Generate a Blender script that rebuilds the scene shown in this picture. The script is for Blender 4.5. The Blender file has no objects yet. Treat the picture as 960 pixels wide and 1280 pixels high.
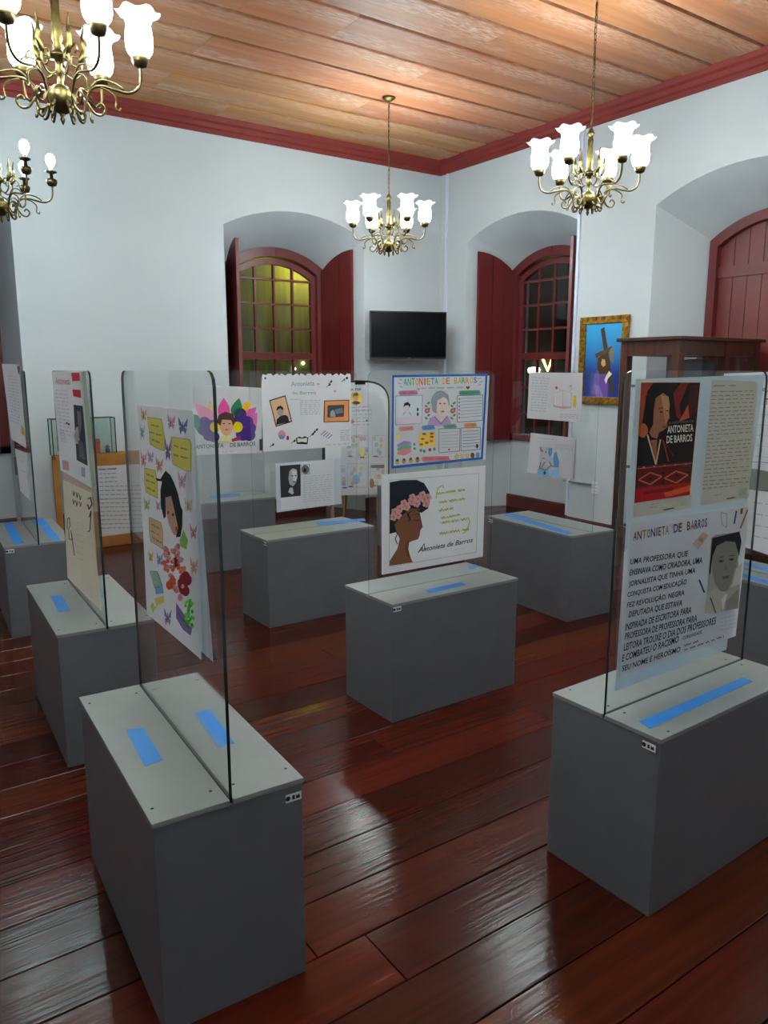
import bpy, bmesh, math, random
from mathutils import Vector, Matrix
random.seed(7)
PI = math.pi
SC = bpy.context.scene
COL = SC.collection

# ------------------------------------------------------------------ camera
F_PX, YAW, PITCH, CAM_H = 957.0, math.radians(34.88), math.radians(-10.456), 1.6
FW = Vector((math.sin(YAW)*math.cos(PITCH), math.cos(YAW)*math.cos(PITCH), math.sin(PITCH)))
RT = Vector((math.cos(YAW), -math.sin(YAW), 0))
UP = RT.cross(FW)
CAM = Vector((0, 0, CAM_H))
cd = bpy.data.cameras.new('camera'); cam = bpy.data.objects.new('camera', cd); COL.objects.link(cam)
cd.sensor_fit = 'HORIZONTAL'; cd.sensor_width = 36.0; cd.lens = 36.0*F_PX/960.0
cd.clip_start = 0.05
cam.matrix_world = Matrix(((RT.x, UP.x, -FW.x, CAM.x), (RT.y, UP.y, -FW.y, CAM.y), (RT.z, UP.z, -FW.z, CAM.z), (0, 0, 0, 1)))
SC.camera = cam
# ------------------------------------------------------------------ night sky and exposure
w = bpy.data.worlds.new('night'); SC.world = w; w.use_nodes = True
w.node_tree.nodes['Background'].inputs[0].default_value = (.010, .012, .018, 1)
w.node_tree.nodes['Background'].inputs[1].default_value = 1.0
vs = SC.view_settings
vs.view_transform = 'Standard'; vs.look = 'None'; vs.gamma = 1.0; vs.use_curve_mapping = False
vs.exposure = 0.66
SC.cycles.transparent_max_bounces = 32
SC.cycles.max_bounces = 10
SHADE_E, BULB_E = 150.0, 190.0

# ------------------------------------------------------------------ pixel helpers
def ray(p):
    return (FW*F_PX + RT*(p[0]-480) - UP*(p[1]-640)).normalized()
def at_z(p, z):
    d = ray(p); return CAM + d*((z-CAM_H)/d.z)
def at_y(p, y):
    d = ray(p); return CAM + d*(y/d.y)
def at_x(p, x):
    d = ray(p); return CAM + d*(x/d.x)

# ------------------------------------------------------------------ materials
def lin(c):
    if isinstance(c, str):
        c = c.lstrip('#'); c = [int(c[i:i+2], 16)/255 for i in (0, 2, 4)]
        c = [x/12.92 if x <= .04045 else ((x+.055)/1.055)**2.4 for x in c]
    return (c[0], c[1], c[2], 1)
MATS = {}
def mat(name, col=None, rough=.5, metal=0., spec=.5, emit=None, es=0., coat=0.):
    if name in MATS: return MATS[name]
    m = bpy.data.materials.new(name); m.use_nodes = True
    b = m.node_tree.nodes['Principled BSDF']
    b.inputs['Base Color'].default_value = lin(col)
    b.inputs['Roughness'].default_value = rough; b.inputs['Metallic'].default_value = metal
    b.inputs['Specular IOR Level'].default_value = spec
    b.inputs['Coat Weight'].default_value = coat
    if emit:
        b.inputs['Emission Color'].default_value = lin(emit); b.inputs['Emission Strength'].default_value = es
    MATS[name] = m
    return m
def nodes(m):
    return m.node_tree.nodes, m.node_tree.links, m.node_tree.nodes['Principled BSDF']
def noisy(name, c1, c2, scale=(1, 1, 1), nscale=4., rough=.5, bump=0., metal=0., spec=.5, detail=4., coat=0., rvar=0., objrand=0., bscale=None, coords='Object'):
    """colour wanders between c1 and c2 by stretched noise; optional per-object shift"""
    if name in MATS: return MATS[name]
    m = mat(name, c1, rough, metal, spec, coat=coat); n, l, b = nodes(m)
    tc = n.new('ShaderNodeTexCoord'); mp = n.new('ShaderNodeMapping'); mp.inputs['Scale'].default_value = scale
    l.new(tc.outputs[coords], mp.inputs['Vector'])
    nz = n.new('ShaderNodeTexNoise'); nz.inputs['Scale'].default_value = nscale; nz.inputs['Detail'].default_value = detail
    oi = n.new('ShaderNodeObjectInfo')
    if objrand:
        cx = n.new('ShaderNodeCombineXYZ'); ml = n.new('ShaderNodeMath'); ml.operation = 'MULTIPLY'; ml.inputs[1].default_value = 50
        l.new(oi.outputs['Random'], ml.inputs[0]); l.new(ml.outputs[0], cx.inputs[0]); l.new(ml.outputs[0], cx.inputs[1])
        ad = n.new('ShaderNodeVectorMath'); ad.operation = 'ADD'
        l.new(mp.outputs[0], ad.inputs[0]); l.new(cx.outputs[0], ad.inputs[1]); l.new(ad.outputs[0], nz.inputs['Vector'])
    else:
        l.new(mp.outputs[0], nz.inputs['Vector'])
    rp = n.new('ShaderNodeMapRange'); rp.inputs['From Min'].default_value = .3; rp.inputs['From Max'].default_value = .7
    l.new(nz.outputs['Fac'], rp.inputs['Value'])
    fac = rp.outputs[0]
    mx = n.new('ShaderNodeMix'); mx.data_type = 'RGBA'
    mx.inputs['A'].default_value = lin(c1); mx.inputs['B'].default_value = lin(c2)
    l.new(fac, mx.inputs['Factor'])
    out = mx.outputs['Result']
    if objrand:
        hs = n.new('ShaderNodeHueSaturation'); mr = n.new('ShaderNodeMapRange')
        mr.inputs['To Min'].default_value = 1-objrand; mr.inputs['To Max'].default_value = 1+objrand
        l.new(oi.outputs['Random'], mr.inputs['Value']); l.new(mr.outputs[0], hs.inputs['Value']); l.new(out, hs.inputs['Color'])
        mh = n.new('ShaderNodeMapRange'); mh.inputs['To Min'].default_value = .492; mh.inputs['To Max'].default_value = .513
        fr = n.new('ShaderNodeMath'); fr.operation = 'FRACT'; m7 = n.new('ShaderNodeMath'); m7.operation = 'MULTIPLY'; m7.inputs[1].default_value = 7.31
        l.new(oi.outputs['Random'], m7.inputs[0]); l.new(m7.outputs[0], fr.inputs[0]); l.new(fr.outputs[0], mh.inputs['Value']); l.new(mh.outputs[0], hs.inputs['Hue'])
        out = hs.outputs['Color']
    l.new(out, b.inputs['Base Color'])
    if rvar:
        rr = n.new('ShaderNodeMapRange'); rr.inputs['To Min'].default_value = rough-rvar; rr.inputs['To Max'].default_value = rough+rvar
        l.new(nz.outputs['Fac'], rr.inputs['Value']); l.new(rr.outputs[0], b.inputs['Roughness'])
    if bump:
        bp = n.new('ShaderNodeBump'); bp.inputs['Strength'].default_value = bump; bp.inputs['Distance'].default_value = .01
        if bscale:
            n2 = n.new('ShaderNodeTexNoise'); n2.inputs['Scale'].default_value = bscale; l.new(mp.outputs[0], n2.inputs['Vector']); l.new(n2.outputs['Fac'], bp.inputs['Height'])
        else:
            l.new(nz.outputs['Fac'], bp.inputs['Height'])
        l.new(bp.outputs[0], b.inputs['Normal'])
    return m
def glass(name, tint, rough=0.0, ior=1.5):
    if name in MATS: return MATS[name]
    m = bpy.data.materials.new(name); m.use_nodes = True; n = m.node_tree.nodes; l = m.node_tree.links
    n.remove(n['Principled BSDF'])
    t = n.new('ShaderNodeBsdfTransparent'); t.inputs[0].default_value = (*tint, 1)
    g = n.new('ShaderNodeBsdfGlossy'); g.inputs['Roughness'].default_value = rough; g.inputs['Color'].default_value = (1, 1, 1, 1)
    lw = n.new('ShaderNodeLayerWeight'); lw.inputs[0].default_value = .5
    pw = n.new('ShaderNodeMath'); pw.operation = 'POWER'; pw.inputs[1].default_value = 5; l.new(lw.outputs['Facing'], pw.inputs[0])
    f = n.new('ShaderNodeMath'); f.operation = 'MULTIPLY_ADD'; f.inputs[1].default_value = .96; f.inputs[2].default_value = .04; l.new(pw.outputs[0], f.inputs[0])
    mx = n.new('ShaderNodeMixShader'); l.new(f.outputs[0], mx.inputs[0]); l.new(t.outputs[0], mx.inputs[1]); l.new(g.outputs[0], mx.inputs[2])
    l.new(mx.outputs[0], n['Material Output'].inputs[0]); MATS[name] = m
    return m

M_WALL = noisy('wall_paint', '#c0c5c9', '#bac0c5', nscale=1.2, rough=.75, spec=.25)
M_FLOOR = noisy('floor_wood', '#361007', '#4c190a', scale=(.3, 9, 9), nscale=4, rough=.19, bump=.10, rvar=.05, objrand=.42, spec=.20, coords='Object', bscale=9)
M_FLOORGAP = mat('floor_gap', '#120604', .8)
M_RED = noisy('maroon_paint', '#5f1c1a', '#682223', nscale=3, rough=.38, spec=.5)
M_REDDARK = noisy('maroon_base', '#4f1816', '#5b201c', nscale=3, rough=.4)
M_CORN = noisy('cornice_paint', '#782b28', '#80302c', nscale=3, rough=.6, spec=.25)
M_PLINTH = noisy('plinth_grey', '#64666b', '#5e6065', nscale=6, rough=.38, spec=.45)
M_PTOP_LIT = noisy('plinth_top_lit_grey', '#838887', '#7b807f', nscale=6, rough=.34, spec=.5)  # plinth grey lightened for the top boards: light from above put into the colour
M_BRASS = noisy('aged_brass', '#6a5b34', '#3c321b', nscale=25, rough=.42, metal=1)
M_DARKBRASS = noisy('dark_bronze', '#5c4c30', '#322a1c', nscale=25, rough=.42, metal=1)
def shade_mat():
    m = mat('shade_glass', '#c4cccc', .3, emit='#e8f8f8', es=SHADE_E); n, l, b = nodes(m)
    tc = n.new('ShaderNodeTexCoord'); sp = n.new('ShaderNodeSeparateXYZ'); l.new(tc.outputs['Object'], sp.inputs[0])
    mr = n.new('ShaderNodeMapRange'); mr.inputs['From Min'].default_value = .30; mr.inputs['From Max'].default_value = .475; l.new(sp.outputs['Z'], mr.inputs['Value'])
    cr = n.new('ShaderNodeValToRGB'); e = cr.color_ramp.elements     # frosted glass: brightest at the bowl, thin at the rim
    e[0].position = 0.0; e[0].color = (.02, .02, .02, 1); e[1].position = 1.0; e[1].color = (.0045, .0045, .0045, 1)
    for p, v in ((.04, .8), (.08, 1.0), (.17, 1.0), (.26, .30), (.40, .16), (.58, .16), (.68, .06), (.80, .006)):
        k = e.new(p); k.color = (v, v, v, 1)
    l.new(mr.outputs[0], cr.inputs[0])
    mu = n.new('ShaderNodeMath'); mu.operation = 'MULTIPLY'; mu.inputs[1].default_value = SHADE_E; l.new(cr.outputs[0], mu.inputs[0]); l.new(mu.outputs[0], b.inputs['Emission Strength'])
    return m
M_SHADE = shade_mat()
M_BULB = mat('bulb', '#ffffff', .4, emit='#e8f8f8', es=BULB_E)
def papery(name, c1, c2, t=.55, nscale=7):
    m = noisy(name, c1, c2, nscale=nscale, rough=.75, spec=.2); n, l, b = nodes(m)
    tr = n.new('ShaderNodeBsdfTranslucent'); tr.inputs[0].default_value = lin(c1)
    mx = n.new('ShaderNodeMixShader'); mx.inputs[0].default_value = t
    l.new(b.outputs[0], mx.inputs[1]); l.new(tr.outputs[0], mx.inputs[2]); l.new(mx.outputs[0], n['Material Output'].inputs[0]); return m
M_PLATE = mat('white_plastic', '#e4e5e6', .4)
M_PAPER = papery('paper_white', '#f3f3f6', '#ecedf1')
M_PAPERCREAM = papery('paper_cream', '#f0ebe0', '#e9e4d8')
M_PAPERBLUE = papery('paper_pale', '#dde6ec', '#d5dfe6')
M_GLASS = glass('clear_glass', (.965, .98, .975))
M_GEDGE = mat('glass_edge', '#0d2a28', .12, spec=.6)
M_GEDGE2 = glass('glass_edge_light', (.62, .72, .70))
M_GREENGLASS = glass('green_glass', (.93, .97, .95))
M_GREENEDGE = mat('green_glass_edge', '#1d3a34', .2)
M_TAPE = noisy('blue_tape', '#1a78cc', '#2482d2', nscale=12, rough=.5)
M_WOOD = noisy('cabinet_wood', '#35190f', '#4e2817', scale=(6, 6, 1), nscale=5, rough=.32, spec=.5)
M_CARD = noisy('cardboard', '#a8753f', '#94622f', nscale=8, rough=.85, spec=.1)
M_BLACK = mat('black_plastic', '#0b0b0e', .3)
M_SCREEN = mat('screen_glass', '#04050a', .22, spec=.12)
M_PVC = mat('pvc_conduit', '#cdd3e6', .4)
M_GOLD = noisy('gilt_frame', '#b98a2c', '#6e4a12', nscale=45, rough=.36, metal=.75, bump=.5)
M_PINE = noisy('pine_stick', '#c08a50', '#a97340', scale=(1, 1, .2), nscale=9, rough=.6)

def ceiling_mat():
    m = noisy('ceiling_wood', '#b5754a', '#98603e', scale=(.35, 5, 5), nscale=3, rough=.46, objrand=.16, spec=.4)
    n, l, b = nodes(m)
    tc = n.new('ShaderNodeTexCoord')
    def nz(sc, ns, lo, hi):
        mp = n.new('ShaderNodeMapping'); mp.inputs['Scale'].default_value = sc; l.new(tc.outputs['Object'], mp.inputs[0])
        t = n.new('ShaderNodeTexNoise'); t.inputs['Scale'].default_value = ns; t.inputs['Detail'].default_value = 6; l.new(mp.outputs[0], t.inputs['Vector'])
        r = n.new('ShaderNodeMapRange'); r.inputs['From Min'].default_value = lo; r.inputs['From Max'].default_value = hi; l.new(t.outputs['Fac'], r.inputs['Value'])
        return r.outputs[0]
    a = nz((.5, 3.2, 3), 1.1, .46, .70); c = nz((.45, 2.4, 2), 26, .38, .66)
    mu = n.new('ShaderNodeMath'); mu.operation = 'MULTIPLY'; l.new(a, mu.inputs[0]); l.new(c, mu.inputs[1])
    m2 = n.new('ShaderNodeMath'); m2.operation = 'MULTIPLY'; m2.inputs[1].default_value = .62; l.new(mu.outputs[0], m2.inputs[0])
    src = b.inputs['Base Color'].links[0].from_socket
    mx = n.new('ShaderNodeMix'); mx.data_type = 'RGBA'; mx.inputs['B'].default_value = lin('#d2c0b4')
    l.new(m2.outputs[0], mx.inputs['Factor']); l.new(src, mx.inputs['A']); l.new(mx.outputs['Result'], b.inputs['Base Color'])
    return m
M_CEIL = ceiling_mat()
def ink(c):
    return mat('ink_'+c.lstrip('#'), c, .65, spec=.2)

# ------------------------------------------------------------------ mesh helpers
class MB:
    def __init__(s): s.v = []; s.f = []; s.mi = []; s.ms = []; s.sm = []
    def slot(s, m):
        if m not in s.ms: s.ms.append(m)
        return s.ms.index(m)
    def add(s, vs, fs, m, smooth=False):
        o = len(s.v); k = s.slot(m); s.v += [tuple(x) for x in vs]
        for f in fs: s.f.append([i+o for i in f]); s.mi.append(k); s.sm.append(smooth)
        return s
    def box(s, lo, hi, m, M=None):
        x0, y0, z0 = lo; x1, y1, z1 = hi
        vs = [Vector(p) for p in ((x0,y0,z0),(x1,y0,z0),(x1,y1,z0),(x0,y1,z0),(x0,y0,z1),(x1,y0,z1),(x1,y1,z1),(x0,y1,z1))]
        if M: vs = [M @ p for p in vs]
        return s.add(vs, [(0,3,2,1),(4,5,6,7),(0,1,5,4),(1,2,6,5),(2,3,7,6),(3,0,4,7)], m)
    def prism(s, poly, fn, d0, d1, m):
        """poly in 2D, fn(a,b,d)->3D, extruded d0..d1"""
        k = len(poly)
        vs = [fn(a, b, d0) for a, b in poly]+[fn(a, b, d1) for a, b in poly]
        fs = [tuple(range(k)), tuple(range(2*k-1, k-1, -1))]+[(i, (i+1) % k, (i+1) % k+k, i+k) for i in range(k)]
        return s.add(vs, fs, m)
    def lathe(s, prof, m, seg=16, c=(0, 0, 0), ruffle=None, smooth=True, caps=True):
        vs = []; fs = []
        for j, (r, z) in enumerate(prof):
            for i in range(seg):
                a = 2*PI*i/seg; rr, zz = r, z
                if ruffle: rr, zz = ruffle(j, a, r, z)
                vs.append((c[0]+rr*math.cos(a), c[1]+rr*math.sin(a), c[2]+zz))
        for j in range(len(prof)-1):
            for i in range(seg):
                i2 = (i+1) % seg; fs.append((j*seg+i, j*seg+i2, (j+1)*seg+i2, (j+1)*seg+i))
        if caps:
            if prof[0][0] > 1e-4: fs.append(tuple(range(seg-1, -1, -1)))
            if prof[-1][0] > 1e-4: fs.append(tuple(range((len(prof)-1)*seg, len(prof)*seg)))
        return s.add(vs, fs, m, smooth)
    def tube(s, pts, r, m, seg=6, taper=None):
        pts = [Vector(p) for p in pts]; n = len(pts); vs = []; fs = []
        up = Vector((.13, .31, .94))
        for i, p in enumerate(pts):
            t = (pts[min(i+1, n-1)]-pts[max(i-1, 0)]).normalized()
            a = t.cross(up)
            if a.length < 1e-3: a = t.cross(Vector((1, 0, 0)))
            a.normalize(); b = t.cross(a)
            rr = taper[i] if taper else r
            for k in range(seg):
                q = 2*PI*k/seg; vs.append(p+a*rr*math.cos(q)+b*rr*math.sin(q))
        for i in range(n-1):
            for k in range(seg):
                k2 = (k+1) % seg; fs.append((i*seg+k, i*seg+k2, (i+1)*seg+k2, (i+1)*seg+k))
        fs.append(tuple(range(seg-1, -1, -1))); fs.append(tuple(range((n-1)*seg, n*seg)))
        return s.add(vs, fs, m, True)
    def mesh(s, name):
        me = bpy.data.meshes.new(name); me.from_pydata(s.v, [], s.f)
        for m in s.ms: me.materials.append(m)
        me.polygons.foreach_set('material_index', s.mi); me.polygons.foreach_set('use_smooth', s.sm)
        me.update(); return me
    def obj(s, name, parent=None, bevel=0):
        o = bpy.data.objects.new(name, s.mesh(name)); COL.objects.link(o)
        if parent: o.parent = parent
        if bevel:
            b = o.modifiers.new('bevel', 'BEVEL'); b.width = bevel; b.segments = 2; b.limit_method = 'ANGLE'
        return o
def tag(o, label, cat, group=None):
    o['label'] = label; o['category'] = cat
    if group: o['group'] = group
    return o
def empty(name, loc=(0, 0, 0), rz=0):
    o = bpy.data.objects.new(name, None); COL.objects.link(o); o.location = loc; o.rotation_euler = (0, 0, rz); o.empty_display_size = .1
    return o
def struct(o):
    o['kind'] = 'structure'; return o
def link_mesh(name, me, parent):
    o = bpy.data.objects.new(name, me); COL.objects.link(o); o.parent = parent; return o
def spline(pts, n=6):
    """Catmull-Rom through points"""
    P = [Vector(p) for p in pts]; P = [P[0]*2-P[1]]+P+[P[-1]*2-P[-2]]; out = []
    for i in range(1, len(P)-2):
        for k in range(n):
            t = k/n; a, b, c, d = P[i-1], P[i], P[i+1], P[i+2]
            out.append(.5*((2*b)+(c-a)*t+(2*a-5*b+4*c-d)*t*t+(3*b-a-3*c+d)*t**3))
    out.append(P[-2]); return out

# ------------------------------------------------------------------ room shell
XL, XR, YF, YB, ZC = -1.4, 5.89, -.6, 7.306, 3.93
DEP = .54                      # depth of the window niches
def arc(hw, zs, rise, n=14):
    R = (hw*hw+rise*rise)/(2*rise)
    return [(-hw+2*hw*i/n, zs-(R-rise)+math.sqrt(max(0, R*R-(-hw+2*hw*i/n)**2))) for i in range(n+1)]
HWF, HWR = .82, .60            # half width of a niche at the room face and at the window
ZSF, ZSR, RISE = 3.0, 2.72, .20
PAR = .80                      # top of the parapet under a window
def back_fn(u, v, z): return Vector((u, YB+v, z))
def right_fn(u, v, z): return Vector((XR+v, -u, z))      # u runs to the right as seen from inside
NICHE = {}
def niche_wall(name, fn, u0, u1, centres, doors=()):
    mb = MB(); top = ZC+.1
    cur = u0
    for c in centres:
        HWR, DEP = NICHE.get(c, (.60, .54)); ZSR = 2.72 if c not in NICHE else 2.98
        a = arc(HWF, ZSF, RISE); b = arc(HWR, ZSR, RISE)
        mb.add([fn(cur, 0, 0), fn(c-HWF, 0, 0), fn(c-HWF, 0, top), fn(cur, 0, top)], [(0, 1, 2, 3)], M_WALL)
        for i in range(len(a)-1):
            p, q = a[i], a[i+1]
            mb.add([fn(c+p[0], 0, p[1]), fn(c+q[0], 0, q[1]), fn(c+q[0], 0, top), fn(c+p[0], 0, top)], [(0, 1, 2, 3)], M_WALL)
            p2, q2 = b[i], b[i+1]
            mb.add([fn(c+p[0], 0, p[1]), fn(c+q[0], 0, q[1]), fn(c+q2[0], DEP, q2[1]), fn(c+p2[0], DEP, p2[1])], [(0, 1, 2, 3)], M_WALL, True)
            # masonry above the window head
            mb.add([fn(c+p2[0], DEP, p2[1]), fn(c+q2[0], DEP, q2[1]), fn(c+q2[0], DEP+.25, q2[1]), fn(c+p2[0], DEP+.25, p2[1])], [(0, 1, 2, 3)], M_WALL)
        for s in (-1, 1):
            mb.add([fn(c+s*HWF, 0, 0), fn(c+s*HWR, DEP, 0), fn(c+s*HWR, DEP, ZSR), fn(c+s*HWF, 0, ZSF)], [(0, 1, 2, 3)], M_WALL)
            mb.add([fn(c+s*HWR, DEP, 0), fn(c+s*HWR, DEP+.25, 0), fn(c+s*HWR, DEP+.25, ZSR), fn(c+s*HWR, DEP, ZSR)], [(0, 1, 2, 3)], M_WALL)
        if c not in doors:
            mb.prism([(c-HWR, 0), (c+HWR, 0), (c+HWR, PAR), (c-HWR, PAR)], lambda a_, b_, d: fn(a_, d, b_), DEP, DEP+.25, M_WALL)
        cur = c+HWF
    mb.add([fn(cur, 0, 0), fn(u1, 0, 0), fn(u1, 0, top), fn(cur, 0, top)], [(0, 1, 2, 3)], M_WALL)
    o = struct(mb.obj(name)); return o
CW1, CW3, CW2, CDR = 4.01, .47, -6.02, -3.54
NICHE[CW3] = (.82, 1.0)
wall_back = niche_wall('wall_back', back_fn, XL, XR, [CW3, CW1])
wall_right = niche_wall('wall_right', right_fn, -YB, -YF, [CW2, CDR], doors=(CDR,))
mb = MB(); mb.box((XL-.1, YF, 0), (XL, YB, ZC+.1), M_WALL); struct(mb.obj('wall_left'))
mb = MB(); mb.box((XL-.1, YF-.1, 0), (XR, YF, ZC+.1), M_WALL); struct(mb.obj('wall_front'))

# floor: dark bed with boards laid over it, running along the back wall
mb = MB(); mb.box((XL-.1, YF-.1, -.08), (XR+1.2, YB+1.3, -.022), M_FLOORGAP); floor = struct(mb.obj('floor'))
def plank_mesh(L, Wd, T, m, bev=.002):
    b = MB()
    x, y = L/2, Wd/2; e = bev
    vs = [(-x, -y, 0), (x, -y, 0), (x, y, 0), (-x, y, 0), (-x, -y, T-e), (x, -y, T-e), (x, y, T-e), (-x, y, T-e),
          (-x+e, -y+e, T), (x-e, -y+e, T), (x-e, y-e, T), (-x+e, y-e, T)]
    fs = [(0, 3, 2, 1), (0, 1, 5, 4), (1, 2, 6, 5), (2, 3, 7, 6), (3, 0, 4, 7), (4, 5, 9, 8), (5, 6, 10, 9), (6, 7, 11, 10), (7, 4, 8, 11), (8, 9, 10, 11)]
    return b.add(vs, fs, m).mesh('plank')
fw_ = .206
rng = random.Random(3)
y = 2.046-13*fw_
shared = {}
while y < YB+1.0:
    x = XL - rng.uniform(0, 1.5)
    x_end = XR+DEP
    while x < x_end:
        L = rng.choice((1.8, 2.4, 3.0, 3.6))
        if (L) not in shared: shared[L] = plank_mesh(L-.002, fw_-.0035, .022, M_FLOOR)
        o = link_mesh('floor_board', shared[L], floor)
        o.location = (x+L/2, y+fw_/2, -.022+rng.uniform(-.0006, .0003)); o.rotation_euler = (rng.uniform(-.003, .003), 0, 0)
        x += L
    y += fw_
# ceiling: lapped wide boards parallel to the back wall
mb = MB(); mb.box((XL-.1, YF-.1, ZC+.035), (XR+.02, YB+.02, ZC+.09), mat('ceiling_gap', '#2a130a', .8)); ceiling = struct(mb.obj('ceiling'))
cp = .4255
shared = {}
def ceil_board(L):
    b = MB(); h = cp/2-.013
    prof = [(-h, .036), (-h, .004), (-h+.012, 0), (.03, 0), (.042, .008), (h-.004, .008), (h, .012), (h, .036)]
    return b.prism(prof, lambda a_, b_, d: Vector((d, a_, b_)), -L/2+.001, L/2-.001, M_CEIL).mesh('ceiling_board')
y = 7.272-cp
row = 0
while y > YF-cp:
    cuts = sorted([XL, XR]+[rng.choice((.2, 1.0, 1.9, 3.1, 4.07))]+([rng.choice((2.4, 4.9))] if row % 2 else []))
    for a, b_ in zip(cuts, cuts[1:]):
        L = round(b_-a, 3)
        if L < .3: continue
        if L not in shared: shared[L] = ceil_board(L)
        o = link_mesh('ceiling_board', shared[L], ceiling); o.location = ((a+b_)/2, y+cp/2, ZC)
    y -= cp; row += 1
# cornice
def cornice(name, fn, L0, L1):
    b = MB(); prof = [(0, 3.80), (.022, 3.80), (.028, 3.835), (.05, 3.845), (.06, 3.88), (.085, 3.895), (.10, 3.93), (.10, 3.955), (0, 3.955)]
    return struct(b.prism(prof, fn, L0, L1, M_CORN).obj(name))
cornice('trim_1', lambda a, z, d: Vector((d, YB-a, z)), XL, XR)
cornice('trim_2', lambda a, z, d: Vector((XR-a, d, z)), YF, YB)
cornice('trim_3', lambda a, z, d: Vector((XL+a, d, z)), YF, YB)
cornice('trim_4', lambda a, z, d: Vector((d, YF+a, z)), XL, XR)
# baseboards
def base_run(name, pieces):
    b = MB()
    for p, q in pieces:
        p = Vector((*p, 0)); q = Vector((*q, 0)); d = (q-p).normalized(); n = Vector((d.y, -d.x, 0))     # n points into the room
        prof = [(0, 0), (.02, 0), (.02, .13), (.012, .15), (0, .15)]
        b.prism(prof, lambda a, z, t, p=p, d=d, n=n: p+d*t+n*a+Vector((0, 0, z)), 0, (q-p).length, M_REDDARK)
    return struct(b.obj(name))
base_run('baseboard_back', [((XL, YB), (CW3-HWF, YB)), ((CW3-.82, YB+1.0), (CW3+.82, YB+1.0)), ((CW3+HWF, YB), (CW1-HWF, YB)), ((CW1-HWR, YB+DEP), (CW1+HWR, YB+DEP)), ((CW1+HWF, YB), (XR, YB))])
base_run('baseboard_right', [((XR, YB), (XR, -CW2+HWF)), ((XR+DEP, -CW2+HWR), (XR+DEP, -CW2-HWR)), ((XR, -CW2-HWF), (XR, -CDR+HWF)), ((XR, -CDR-HWF), (XR, YF))])
base_run('baseboard_left', [((XL, YF), (XL, YB))])

# ------------------------------------------------------------------ windows
PANE = glass('window_pane', (.80, .86, .82), .04)
def half_arc_poly(u0, u1, z0, hw, zs, rise, n=8):
    R = (hw*hw+rise*rise)/(2*rise); zz = lambda u: zs-(R-rise)+math.sqrt(max(0, R*R-u*u))
    pts = [(u0, z0), (u1, z0)]
    for i in range(n+1):
        u = u1+(u0-u1)*i/n; pts.append((u, zz(u)))
    return pts
def ring(mb, fn, c, hw, zs, rise, t, zb, d0, d1, m):
    """arched frame member of width t, from zb upward"""
    a = arc(hw, zs, rise, 16); b = arc(hw-t, zs, rise-t*.35 if rise > t else rise, 16)
    b = [(x, z-t*.75) for x, z in b]
    outer = [(-hw, zb)]+a+[(hw, zb)]; inner = [(-hw+t, zb)]+b+[(hw-t, zb)]
    for i in range(len(outer)-1):
        q = [outer[i], outer[i+1], inner[i+1], inner[i]]
        mb.prism(q, lambda a_, b_, d: fn(c+a_, d, b_), d0, d1, m)
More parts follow.
